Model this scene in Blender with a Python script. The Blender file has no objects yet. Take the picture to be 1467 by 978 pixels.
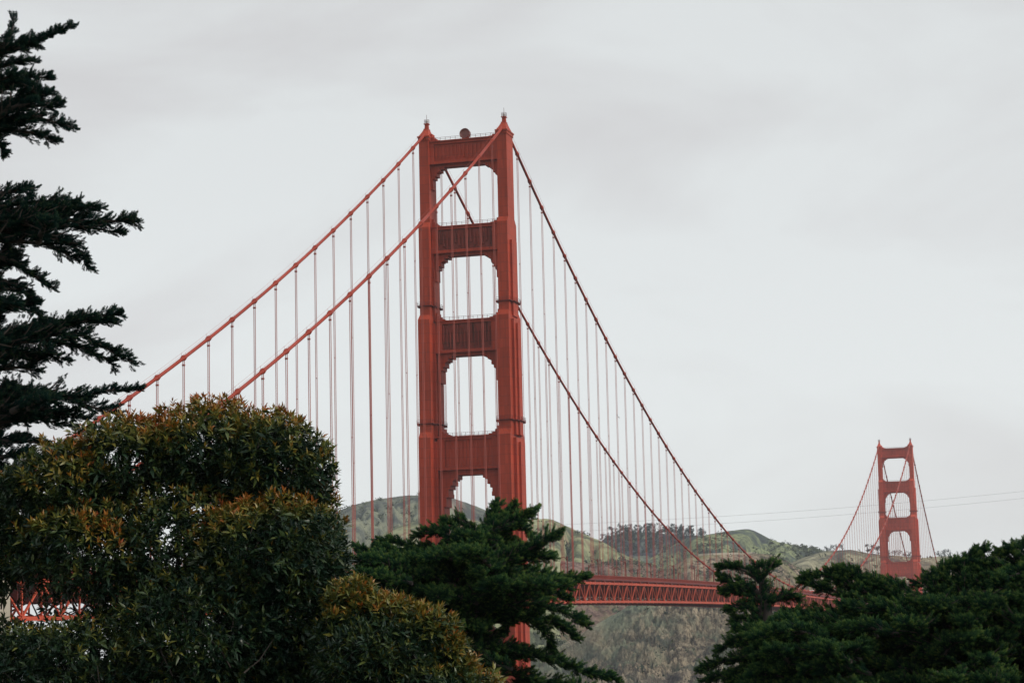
import bpy, bmesh, math, random
import numpy as np
from mathutils import Vector, Matrix

R = math.radians
S = bpy.context.scene
COL = S.collection
rng = np.random.default_rng(7)
random.seed(7)

# ------------------------------------------------------------------ camera
CAM = np.array([215.12, -700.45, 51.02])
YAW, PIT, ROL, FPX = -0.278729, 0.139566, -0.023598, 3171.82
FWD = np.array([math.sin(YAW)*math.cos(PIT), math.cos(YAW)*math.cos(PIT), math.sin(PIT)])
_r = np.array([math.cos(YAW), -math.sin(YAW), 0.0]); _u = np.cross(_r, FWD)
RGT = math.cos(ROL)*_r + math.sin(ROL)*_u
UPV = -math.sin(ROL)*_r + math.cos(ROL)*_u
cd = bpy.data.cameras.new('camera'); cam = bpy.data.objects.new('camera', cd); COL.objects.link(cam)
cam.matrix_world = Matrix(((RGT[0], UPV[0], -FWD[0], CAM[0]), (RGT[1], UPV[1], -FWD[1], CAM[1]),
                           (RGT[2], UPV[2], -FWD[2], CAM[2]), (0, 0, 0, 1)))
cd.sensor_width = 36; cd.lens = 36*FPX/1467.0; cd.clip_start = 0.5; cd.clip_end = 30000
S.camera = cam

# ------------------------------------------------------------------ sky, sun, exposure
SUN_DIR = Vector((0.84, -0.08, 0.54)).normalized()
sun_el = math.asin(SUN_DIR.z); sun_az = math.atan2(SUN_DIR.x, SUN_DIR.y)
w = bpy.data.worlds.new('World'); S.world = w; w.use_nodes = True
nt = w.node_tree; nt.nodes.clear(); N = nt.nodes; LK = nt.links
out = N.new('ShaderNodeOutputWorld'); mixs = N.new('ShaderNodeMixShader')
sky = N.new('ShaderNodeTexSky'); sky.sky_type = 'NISHITA'; sky.sun_disc = False
sky.sun_elevation = sun_el; sky.sun_rotation = sun_az
b1 = N.new('ShaderNodeBackground'); b1.inputs['Strength'].default_value = 0.1
b2 = N.new('ShaderNodeBackground'); b2.inputs['Strength'].default_value = 1.0
LK.new(sky.outputs[0], b1.inputs[0]); LK.new(b1.outputs[0], mixs.inputs[1]); LK.new(b2.outputs[0], mixs.inputs[2])
mixs.inputs[0].default_value = 0.93
LK.new(mixs.outputs[0], out.inputs['Surface'])
tc = N.new('ShaderNodeTexCoord')
mp = N.new('ShaderNodeMapping'); mp.inputs['Scale'].default_value = (1.0, 1.0, 2.4); mp.inputs['Location'].default_value = (0.35, 0.1, 0.2)
LK.new(tc.outputs['Generated'], mp.inputs[0])
nz = N.new('ShaderNodeTexNoise'); nz.inputs['Scale'].default_value = 4.2; nz.inputs['Detail'].default_value = 6; nz.inputs['Roughness'].default_value = 0.5
nz.inputs['Distortion'].default_value = 0.5
LK.new(mp.outputs[0], nz.inputs['Vector'])
cr = N.new('ShaderNodeValToRGB'); LK.new(nz.outputs['Fac'], cr.inputs[0])
cr.color_ramp.elements[0].position = 0.40; cr.color_ramp.elements[0].color = (0.67, 0.665, 0.668, 1)
cr.color_ramp.elements[1].position = 0.60; cr.color_ramp.elements[1].color = (0.775, 0.80, 0.80, 1)
sx = N.new('ShaderNodeSeparateXYZ'); LK.new(tc.outputs['Generated'], sx.inputs[0])
mr = N.new('ShaderNodeMapRange'); mr.inputs['From Min'].default_value = 0.03; mr.inputs['From Max'].default_value = 0.30
mr.inputs['To Min'].default_value = 1.12; mr.inputs['To Max'].default_value = 1.00; mr.interpolation_type = 'SMOOTHSTEP'
LK.new(sx.outputs['Z'], mr.inputs['Value'])
sc_ = N.new('ShaderNodeVectorMath'); sc_.operation = 'SCALE'
lt_ = N.new('ShaderNodeMapRange'); lt_.inputs['From Min'].default_value = -0.06; lt_.inputs['From Max'].default_value = -0.01
lt_.inputs['To Min'].default_value = 0.15; lt_.inputs['To Max'].default_value = 1.0; LK.new(sx.outputs['Z'], lt_.inputs['Value'])
ml_ = N.new('ShaderNodeMath'); ml_.operation = 'MULTIPLY'; LK.new(mr.outputs[0], ml_.inputs[0]); LK.new(lt_.outputs[0], ml_.inputs[1])
LK.new(cr.outputs[0], sc_.inputs[0]); LK.new(ml_.outputs[0], sc_.inputs['Scale']); LK.new(sc_.outputs[0], b2.inputs[0])

sd = bpy.data.lights.new('sun', 'SUN'); sd.energy = 1.9; sd.angle = R(12); sd.color = (1.0, 0.92, 0.80)
so = bpy.data.objects.new('sun', sd); COL.objects.link(so)
so.rotation_euler = SUN_DIR.to_track_quat('Z', 'Y').to_euler(); so.location = (0, 0, 600)
S.view_settings.view_transform = 'Standard'; S.view_settings.look = 'None'
S.view_settings.exposure = 0.0; S.view_settings.gamma = 1.0; S.view_settings.use_curve_mapping = False
S.render.engine = 'CYCLES'
S.cycles.use_denoising = True
S.cycles.max_bounces = 6; S.cycles.diffuse_bounces = 3; S.cycles.glossy_bounces = 2
S.cycles.transmission_bounces = 2; S.cycles.volume_bounces = 2; S.cycles.transparent_max_bounces = 8
S.cycles.caustics_reflective = False; S.cycles.caustics_refractive = False


def at(u, v, depth):
    """world point seen at a photo position, a given number of metres ahead of the camera"""
    return CAM + depth*(FWD + (u-733.5)/FPX*RGT - (v-489.0)/FPX*UPV)


# ------------------------------------------------------------------ helpers
def tag(o, label=None, cat=None, group=None, kind=None):
    if label: o['label'] = label
    if cat: o['category'] = cat
    if group: o['group'] = group
    if kind: o['kind'] = kind
    return o


def empty(name, loc=(0, 0, 0), rz=0.0):
    o = bpy.data.objects.new(name, None); COL.objects.link(o); o.location = loc; o.rotation_euler = (0, 0, rz)
    o.empty_display_size = 0.3
    return o


def mesh_np(name, V, F, mat, parent=None, smooth=False, attrs=None):
    """V (n,3) float, F (m,k) int with k = 3 or 4"""
    V = np.ascontiguousarray(V, dtype=np.float32); F = np.ascontiguousarray(F, dtype=np.int32)
    me = bpy.data.meshes.new(name)
    n, (m, k) = len(V), F.shape
    me.vertices.add(n); me.vertices.foreach_set('co', V.ravel())
    me.loops.add(m*k); me.loops.foreach_set('vertex_index', F.ravel())
    me.polygons.add(m); me.polygons.foreach_set('loop_start', np.arange(0, m*k, k, dtype=np.int32))
    if smooth: me.polygons.foreach_set('use_smooth', np.ones(m, dtype=bool))
    me.update(calc_edges=True)
    if attrs:
        for an, av in attrs.items():
            a = me.attributes.new(an, 'FLOAT', 'POINT'); a.data.foreach_set('value', np.ascontiguousarray(av, dtype=np.float32))
    me.materials.append(mat)
    o = bpy.data.objects.new(name, me); COL.objects.link(o)
    if parent is not None: o.parent = parent
    return o


class MB:
    """collects quads (boxes, bars, tubes, prisms)"""
    def __init__(s): s.v = []; s.f = []
    def box(s, x0, x1, y0, y1, z0, z1):
        b = len(s.v)
        s.v += [(x0, y0, z0), (x1, y0, z0), (x1, y1, z0), (x0, y1, z0), (x0, y0, z1), (x1, y0, z1), (x1, y1, z1), (x0, y1, z1)]
        s.f += [tuple(b+i for i in q) for q in ((0, 3, 2, 1), (4, 5, 6, 7), (0, 1, 5, 4), (1, 2, 6, 5), (2, 3, 7, 6), (3, 0, 4, 7))]
    def frustum(s, r0, z0, r1, z1):
        """r = (x0,x1,y0,y1)"""
        b = len(s.v)
        for (x0, x1, y0, y1), z in ((r0, z0), (r1, z1)):
            s.v += [(x0, y0, z), (x1, y0, z), (x1, y1, z), (x0, y1, z)]
        s.f += [tuple(b+i for i in q) for q in ((0, 3, 2, 1), (4, 5, 6, 7), (0, 1, 5, 4), (1, 2, 6, 5), (2, 3, 7, 6), (3, 0, 4, 7))]
    def bar(s, a, b_, wx, wz=None):
        """square bar from a to b"""
        wz = wz or wx
        a = Vector(a); b_ = Vector(b_); d = (b_-a)
        if d.length < 1e-6: return
        d.normalize(); ref = Vector((1, 0, 0)) if abs(d.x) < 0.9 else Vector((0, 1, 0))
        p = (ref - d*ref.dot(d)).normalized(); q = d.cross(p)
        b = len(s.v)
        for c in (a, b_):
            for sx_, sz_ in ((-1, -1), (1, -1), (1, 1), (-1, 1)):
                s.v.append(tuple(c + p*(sx_*wx/2) + q*(sz_*wz/2)))
        s.f += [tuple(b+i for i in t) for t in ((0, 3, 2, 1), (4, 5, 6, 7), (0, 1, 5, 4), (1, 2, 6, 5), (2, 3, 7, 6), (3, 0, 4, 7))]
    def tube(s, pts, rad, n=8):
        pts = [Vector(p) for p in pts]
        if not hasattr(rad, '__len__'): rad = [rad]*len(pts)
        b = len(s.v)
        for i, p in enumerate(pts):
            d = (pts[min(i+1, len(pts)-1)] - pts[max(i-1, 0)]).normalized()
            ref = Vector((1, 0, 0)) if abs(d.x) < 0.9 else Vector((0, 1, 0))
            e = (ref - d*ref.dot(d)).normalized(); g = d.cross(e)
            for k in range(n):
                a = 2*math.pi*k/n
                s.v.append(tuple(p + e*(math.cos(a)*rad[i]) + g*(math.sin(a)*rad[i])))
        for i in range(len(pts)-1):
            for k in range(n):
                s.f.append((b+i*n+k, b+i*n+(k+1) % n, b+(i+1)*n+(k+1) % n, b+(i+1)*n+k))
        for i in (0, len(pts)-1):
            c = len(s.v); s.v.append(tuple(pts[i]))
            for k in range(n):
                s.f.append((c, b+i*n+k, b+i*n+(k+1) % n))
    def lathe(s, c, prof, n=12):
        """profile of (radius, z) about vertical axis at c"""
        b = len(s.v)
        for r_, z_ in prof:
            for k in range(n):
                a = 2*math.pi*k/n; s.v.append((c[0]+r_*math.cos(a), c[1]+r_*math.sin(a), c[2]+z_))
        for i in range(len(prof)-1):
            for k in range(n):
                s.f.append((b+i*n+k, b+i*n+(k+1) % n, b+(i+1)*n+(k+1) % n, b+(i+1)*n+k))
    def build(s, name, mat, parent=None, smooth=False):
        me = bpy.data.meshes.new(name); me.from_pydata(s.v, [], s.f); me.update(); me.materials.append(mat)
        if smooth: me.polygons.foreach_set('use_smooth', [True]*len(me.polygons))
        o = bpy.data.objects.new(name, me); COL.objects.link(o)
        if parent is not None: o.parent = parent
        return o


def child_copy(o, parent):
    c = o.copy(); COL.objects.link(c); c.parent = parent
    for ch in list(o.children): child_copy(ch, c)
    return c


# numpy value noise
def _h(ix, iy, seed):
    n = (ix.astype(np.int64)*374761393 + iy.astype(np.int64)*668265263 + seed*1442695041) & 0x7fffffff
    n = ((n ^ (n >> 13))*1274126177) & 0x7fffffff
    return ((n ^ (n >> 16)) & 0xffff)/65535.0
def vnoise(x, y, seed=0):
    x0 = np.floor(x); y0 = np.floor(y); fx = x-x0; fy = y-y0
    fx = fx*fx*fx*(fx*(fx*6-15)+10); fy = fy*fy*fy*(fy*(fy*6-15)+10)
    a = _h(x0, y0, seed); b = _h(x0+1, y0, seed); c = _h(x0, y0+1, seed); d = _h(x0+1, y0+1, seed)
    return (a+(b-a)*fx)*(1-fy) + (c+(d-c)*fx)*fy
def fbm(x, y, oct=5, seed=0, gain=0.5):
    s = 0; a = 1; t = 0
    for i in range(oct):
        s = s + a*(vnoise(x, y, seed+i*17)*2-1); t += a; a *= gain; x = x*2.03+11.3; y = y*2.03+5.7
    return s/t


# ------------------------------------------------------------------ materials
def mat(name):
    m = bpy.data.materials.new(name); m.use_nodes = True
    return m, m.node_tree.nodes, m.node_tree.links, m.node_tree.nodes['Principled BSDF']
def noise_node(N, L, vec, scale, detail=4, rough=0.55, mapscale=None, loc=None, dist=0.0):
    n = N.new('ShaderNodeTexNoise'); n.inputs['Scale'].default_value = scale; n.inputs['Detail'].default_value = detail
    n.inputs['Roughness'].default_value = rough; n.inputs['Distortion'].default_value = dist
    if mapscale is not None:
        m = N.new('ShaderNodeMapping'); m.inputs['Scale'].default_value = mapscale
        if loc: m.inputs['Location'].default_value = loc
        L.new(vec, m.inputs[0]); vec = m.outputs[0]
    L.new(vec, n.inputs['Vector']); return n
def ramp(N, L, fac, stops):
    r = N.new('ShaderNodeValToRGB'); e = r.color_ramp.elements
    while len(e) > 1: e.remove(e[-1])
    e[0].position = stops[0][0]; e[0].color = (*stops[0][1], 1)
    for p, c in stops[1:]:
        k = e.new(p); k.color = (*c, 1)
    L.new(fac, r.inputs[0]); return r
def mixc(N, L, fac, a, b, mode='MIX'):
    m = N.new('ShaderNodeMix'); m.data_type = 'RGBA'; m.blend_type = mode
    if hasattr(fac, 'links'): L.new(fac, m.inputs[0])
    else: m.inputs[0].default_value = fac
    for i, c in ((6, a), (7, b)):
        if hasattr(c, 'links'): L.new(c, m.inputs[i])
        else: m.inputs[i].default_value = (*c, 1)
    return m.outputs[2]


def bridge_paint(name, c, dirt=0.35, grime=(0.16, 0.045, 0.035), rough=0.55, plates=True):
    m, N, L, B = mat(name)
    g = N.new('ShaderNodeNewGeometry')
    big = noise_node(N, L, g.outputs['Position'], 0.05, 5, 0.6)
    st = noise_node(N, L, g.outputs['Position'], 0.9, 4, 0.6, (1, 1, 0.10))
    f1 = ramp(N, L, big.outputs['Fac'], [(0.35, (0, 0, 0)), (0.7, (1, 1, 1))])
    c1 = mixc(N, L, f1.outputs[0], tuple(x*0.86 for x in c), tuple(min(1, x*1.12) for x in c))
    f2 = ramp(N, L, st.outputs['Fac'], [(0.50, (0, 0, 0)), (0.78, (dirt, dirt, dirt))])
    c2 = mixc(N, L, f2.outputs[0], c1, grime)
    if plates:
        # riveted plate joints, a little darker than the paint
        sp = N.new('ShaderNodeSeparateXYZ'); L.new(g.outputs['Position'], sp.inputs[0])
        fr = N.new('ShaderNodeMath'); fr.operation = 'FRACT'
        dv = N.new('ShaderNodeMath'); dv.operation = 'DIVIDE'; dv.inputs[1].default_value = 3.2
        L.new(sp.outputs['Z'], dv.inputs[0]); L.new(dv.outputs[0], fr.inputs[0])
        lt = N.new('ShaderNodeMath'); lt.operation = 'LESS_THAN'; lt.inputs[1].default_value = 0.07
        L.new(fr.outputs[0], lt.inputs[0])
        ml = N.new('ShaderNodeMath'); ml.operation = 'MULTIPLY'; ml.inputs[1].default_value = 0.34; L.new(lt.outputs[0], ml.inputs[0])
        c2 = mixc(N, L, ml.outputs[0], c2, grime)
        br_ = N.new('ShaderNodeTexBrick'); br_.inputs['Scale'].default_value = 1.0; br_.inputs['Brick Width'].default_value = 1.07; br_.inputs['Row Height'].default_value = 3.2
        br_.inputs['Mortar Size'].default_value = 0.035; br_.offset = 0.0; br_.inputs['Color1'].default_value = (0.78, 0.78, 0.78, 1); br_.inputs['Color2'].default_value = (1.12, 1.1, 1.08, 1); br_.inputs['Mortar'].default_value = (0.72, 0.72, 0.72, 1)
        cx_ = N.new('ShaderNodeCombineXYZ'); ax_ = N.new('ShaderNodeMath'); ax_.operation = 'ADD'; L.new(sp.outputs['X'], ax_.inputs[0]); L.new(sp.outputs['Y'], ax_.inputs[1])
        L.new(ax_.outputs[0], cx_.inputs[0]); L.new(sp.outputs['Z'], cx_.inputs[1]); L.new(cx_.outputs[0], br_.inputs['Vector'])
        c2 = mixc(N, L, 0.55, c2, br_.outputs['Color'], 'MULTIPLY')
        # soot and rust runs, long and narrow
        ru = noise_node(N, L, g.outputs['Position'], 2.2, 3, 0.6, (1, 1, 0.035), (7, 3, 1))
        rr_ = ramp(N, L, ru.outputs['Fac'], [(0.56, (0, 0, 0)), (0.70, (0.5, 0.5, 0.5))])
        c2 = mixc(N, L, rr_.outputs[0], c2, (0.11, 0.035, 0.025))
    L.new(c2, B.inputs['Base Color']); B.inputs['Roughness'].default_value = rough; B.inputs['Specular IOR Level'].default_value = 0.12
    bp = N.new('ShaderNodeBump'); bp.inputs['Strength'].default_value = 0.25; bp.inputs['Distance'].default_value = 0.15
    fn = noise_node(N, L, g.outputs['Position'], 1.2, 4); L.new(fn.outputs['Fac'], bp.inputs['Height']); L.new(bp.outputs[0], B.inputs['Normal'])
    return m


ORANGE = (0.42, 0.058, 0.028)
FAR_HAZED = (0.60, 0.092, 0.052)  # tower orange made paler, distance haze mixed into the colour
M_TOWER = bridge_paint('tower_paint', ORANGE)
M_FARTOWER = bridge_paint('far_tower_hazed_paint', FAR_HAZED, dirt=0.2)
M_UNDERSHADE = bridge_paint('underdeck_painted_shade', (0.16, 0.030, 0.026), plates=False, dirt=0.5)  # bridge red with the truss interior's shade put into the colour
M_PANEL = bridge_paint('stained_panel_paint', (0.26, 0.045, 0.03), dirt=1.0, grime=(0.035, 0.028, 0.018))
M_RAIL = bridge_paint('railing_paint', (0.30, 0.050, 0.034), plates=False)
M_LAMP = bridge_paint('lamp_post_paint', (0.20, 0.032, 0.024), plates=False)
M_CABLE = bridge_paint('cable_paint', (0.36, 0.052, 0.032), plates=False, dirt=0.2)
M_DECK = bridge_paint('deck_paint', (0.52, 0.085, 0.045), plates=False, dirt=0.3)
M_ROPE = bridge_paint('rope_paint', (0.40, 0.10, 0.08), plates=False, dirt=0.3)
M_RAILDARK = bridge_paint('walkway_paint', (0.16, 0.035, 0.03), plates=False)


def simple(name, c, rough=0.7, var=0.15, scale=2.0, metal=0.0):
    m, N, L, B = mat(name)
    t = N.new('ShaderNodeTexCoord')
    n = noise_node(N, L, t.outputs['Object'], scale, 5)
    r_ = ramp(N, L, n.outputs['Fac'], [(0.3, tuple(x*(1-var) for x in c)), (0.7, tuple(min(1, x*(1+var)) for x in c))])
    L.new(r_.outputs[0], B.inputs['Base Color']); B.inputs['Roughness'].default_value = rough; B.inputs['Metallic'].default_value = metal
    return m
M_LANTERN = simple('lantern_glass', (0.55, 0.57, 0.58), 0.2)
M_LAMPHEAD = simple('lamp_head_glass', (0.22, 0.17, 0.15), 0.3)
M_CONC = simple('pylon_concrete', (0.42, 0.38, 0.31), 0.9, 0.2, 0.15)
M_ASPH = simple('asphalt', (0.05, 0.05, 0.052), 0.9, 0.2, 0.4)
M_WHITE = simple('white_van_paint', (0.8, 0.8, 0.8), 0.35, 0.03)
M_GLASS = simple('dark_glass', (0.02, 0.025, 0.03), 0.1)
M_TYRE = simple('tyre_rubber', (0.02, 0.02, 0.02), 0.9)
M_DISH = simple('dish_brown', (0.17, 0.045, 0.034), 0.5, 0.2, 0.8)
M_WIRE = simple('wire_grey', (0.22, 0.22, 0.23), 0.6)
M_GULL = simple('gull_feathers', (0.30, 0.30, 0.31), 0.8)


def foliage_mat(name, stops, rough=0.55, tr=0.12, spec=0.3):
    m, N, L, B = mat(name)
    a = N.new('ShaderNodeAttribute'); a.attribute_name = 'tint'
    g = N.new('ShaderNodeNewGeometry')
    n = noise_node(N, L, g.outputs['Position'], 1.3, 3)
    ad = N.new('ShaderNodeMath'); ad.operation = 'MULTIPLY_ADD'; ad.inputs[1].default_value = 0.35
    sb = N.new('ShaderNodeMath'); sb.operation = 'SUBTRACT'; sb.inputs[1].default_value = 0.5
    L.new(n.outputs['Fac'], sb.inputs[0]); L.new(sb.outputs[0], ad.inputs[0]); L.new(a.outputs['Fac'], ad.inputs[2])
    r_ = ramp(N, L, ad.outputs[0], stops)
    L.new(r_.outputs[0], B.inputs['Base Color']); B.inputs['Roughness'].default_value = rough
    B.inputs['Specular IOR Level'].default_value = spec
    if tr:
        o = N['Material Output']; t = N.new('ShaderNodeBsdfTranslucent'); L.new(r_.outputs[0], t.inputs[0])
        mx = N.new('ShaderNodeMixShader'); mx.inputs[0].default_value = tr
        L.new(B.outputs[0], mx.inputs[1]); L.new(t.outputs[0], mx.inputs[2]); L.new(mx.outputs[0], o.inputs['Surface'])
    return m
M_CYP = foliage_mat('cypress_foliage', [(0.0, (0.003, 0.016, 0.013)), (0.42, (0.010, 0.036, 0.017)), (0.66, (0.040, 0.090, 0.026)), (0.9, (0.095, 0.140, 0.034))], 0.8, 0.0, 0.03)
M_CYPL = foliage_mat('old_cypress_foliage', [(0.0, (0.003, 0.014, 0.014)), (0.5, (0.006, 0.022, 0.018)), (1.0, (0.035, 0.055, 0.024))], 0.8, 0.0, 0.03)
M_LEAF = foliage_mat('shrub_leaves', [(0.0, (0.006, 0.020, 0.017)), (0.28, (0.020, 0.046, 0.022)), (0.40, (0.070, 0.098, 0.026)), (0.56, (0.17, 0.155, 0.030)), (0.74, (0.27, 0.13, 0.022)), (1.0, (0.33, 0.080, 0.022))], 0.36, 0.08, 0.30)
M_BARK = simple('bark', (0.035, 0.028, 0.025), 0.9, 0.4, 3)
M_FAR = foliage_mat('distant_leaves', [(0.0, (0.010, 0.022, 0.026)), (0.6, (0.020, 0.036, 0.040)), (1.0, (0.042, 0.062, 0.055))], 0.9, 0.0, 0.1)

# ------------------------------------------------------------------ ground and water
def ground_z(x, y):
    d = np.asarray(y, dtype=float)+700.0
    z = np.where(d < 0, 49.3 - d*0.004, 49.3 - 9.5*(1-np.exp(-np.maximum(d, 0)/45.0)) - np.maximum(d-60, 0)*0.115)
    z = z + fbm(np.asarray(x)/70.0, d/70.0, 4, 3)*np.clip(np.hypot(np.asarray(x)-215, d)/60.0, 0, 1)*1.8
    return np.maximum(z, -4.0)
gx = np.concatenate([np.linspace(-3400, -200, 30), np.linspace(-150, 600, 150), np.linspace(650, 3400, 30)])
gy = np.concatenate([np.linspace(-3400, -900, 25), np.linspace(-850, -150, 140)])
GX, GY = np.meshgrid(gx, gy); GZ = ground_z(GX, GY)
def grid_faces(nr, nc):
    i = np.arange(nr-1)[:, None]*nc + np.arange(nc-1)[None, :]
    return np.stack([i, i+1, i+nc+1, i+nc], -1).reshape(-1, 4)
def ground_mat():
    m, N, L, B = mat('coastal_ground')
    g = N.new('ShaderNodeNewGeometry')
    n = noise_node(N, L, g.outputs['Position'], 0.12, 7, 0.6)
    r_ = ramp(N, L, n.outputs['Fac'], [(0.3, (0.04, 0.055, 0.025)), (0.5, (0.08, 0.09, 0.04)), (0.7, (0.16, 0.13, 0.08))])
    L.new(r_.outputs[0], B.inputs['Base Color']); B.inputs['Roughness'].default_value = 0.95
    bp = N.new('ShaderNodeBump'); bp.inputs['Distance'].default_value = 0.3; L.new(n.outputs['Fac'], bp.inputs['Height']); L.new(bp.outputs[0], B.inputs['Normal'])
    return m
tag(mesh_np('ground', np.stack([GX, GY, GZ], -1).reshape(-1, 3), grid_faces(*GX.shape), ground_mat(), smooth=True), kind='structure')
def water_mat():
    m, N, L, B = mat('bay_water')
    g = N.new('ShaderNodeNewGeometry'); n = noise_node(N, L, g.outputs['Position'], 0.08, 8, 0.65, (1, 0.5, 1))
    B.inputs['Base Color'].default_value = (0.025, 0.05, 0.055, 1); B.inputs['Roughness'].default_value = 0.12
    bp = N.new('ShaderNodeBump'); bp.inputs['Strength'].default_value = 0.6; bp.inputs['Distance'].default_value = 1.5
    L.new(n.outputs['Fac'], bp.inputs['Height']); L.new(bp.outputs[0], B.inputs['Normal'])
    return m
wv = np.array([(-3500, -400, 0), (3500, -400, 0), (3500, 4700, 0), (-3500, 4700, 0)], float)
tag(mesh_np('water', wv, np.array([[0, 1, 2, 3]]), water_mat()), kind='structure')


# ------------------------------------------------------------------ hills of the far shore
def hill_mat(name, cols, rock=None, scale=1.0, rockbias=0.5, bump=6.0, stretch=(1, 1, 0.45), patch=None, fine=0.35):
    """cols: dark scrub, mid grass, pale grass"""
    m, N, L, B = mat(name)
    cols = (tuple(x*1.1 for x in cols[0]), tuple(x*1.3 for x in cols[1]), tuple(min(0.5, x*1.5) for x in cols[2]))
    g = N.new('ShaderNodeNewGeometry'); P = g.outputs['Position']
    n1 = noise_node(N, L, P, 0.011*scale, 9, 0.72, stretch, dist=0.25)
    c = ramp(N, L, n1.outputs['Fac'], [(0.43, cols[0]), (0.485, cols[1]), (0.55, cols[2])]).outputs[0]
    n2 = noise_node(N, L, P, 0.11*scale, 6, 0.8)
    dk = ramp(N, L, n2.outputs['Fac'], [(0.42, (1, 1, 1)), (0.52, (0, 0, 0))])
    mf = N.new('ShaderNodeMath'); mf.operation = 'MULTIPLY'; mf.inputs[1].default_value = fine; L.new(dk.outputs[0], mf.inputs[0])
    c = mixc(N, L, mf.outputs[0], c, tuple(x*0.55 for x in cols[0]))
    if rock:
        n3 = noise_node(N, L, P, 0.009*scale, 9, 0.68, (1.0, 1.0, 0.5), (130, 40, 10), 0.4)
        lo, hi = rockbias-0.06, rockbias+0.06
        rf = ramp(N, L, n3.outputs['Fac'], [(lo, (0, 0, 0)), (hi, (1, 1, 1))])
        n4 = noise_node(N, L, P, 0.045*scale, 9, 0.85, (1, 1, 0.9), dist=0.1)
        rc = ramp(N, L, n4.outputs['Fac'], [(0.43, rock[0]), (0.50, tuple(x*1.15 for x in rock[1])), (0.57, tuple(min(0.62, x*1.3) for x in rock[2]))])
        fac = rf.outputs[0]
        if patch:
            ga = N.new('ShaderNodeAttribute'); ga.attribute_name = 'grassy'
            sb = N.new('ShaderNodeMath'); sb.operation = 'SUBTRACT'; sb.use_clamp = True; L.new(fac, sb.inputs[0]); L.new(ga.outputs['Fac'], sb.inputs[1]); fac = sb.outputs[0]
            pa = N.new('ShaderNodeAttribute'); pa.attribute_name = 'pale'; da = N.new('ShaderNodeAttribute'); da.attribute_name = 'darkrock'
            c = mixc(N, L, fac, c, rc.outputs[0])
            tn = ramp(N, L, n4.outputs['Fac'], [(0.42, (0.26, 0.19, 0.12)), (0.55, (0.58, 0.46, 0.32))])
            dn = ramp(N, L, n4.outputs['Fac'], [(0.42, (0.04, 0.036, 0.045)), (0.6, (0.12, 0.10, 0.10))])
            c = mixc(N, L, pa.outputs['Fac'], c, tn.outputs[0]); c = mixc(N, L, da.outputs['Fac'], c, dn.outputs[0])
        else:
            c = mixc(N, L, fac, c, rc.outputs[0])
    L.new(c, B.inputs['Base Color']); B.inputs['Roughness'].default_value = 1.0; B.inputs['Specular IOR Level'].default_value = 0.05
    bp = N.new('ShaderNodeBump'); bp.inputs['Strength'].default_value = 1.0; bp.inputs['Distance'].default_value = bump
    n5 = noise_node(N, L, P, 0.05*scale, 8, 0.8); L.new(n5.outputs['Fac'], bp.inputs['Height']); L.new(bp.outputs[0], B.inputs['Normal'])
    return m


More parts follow.
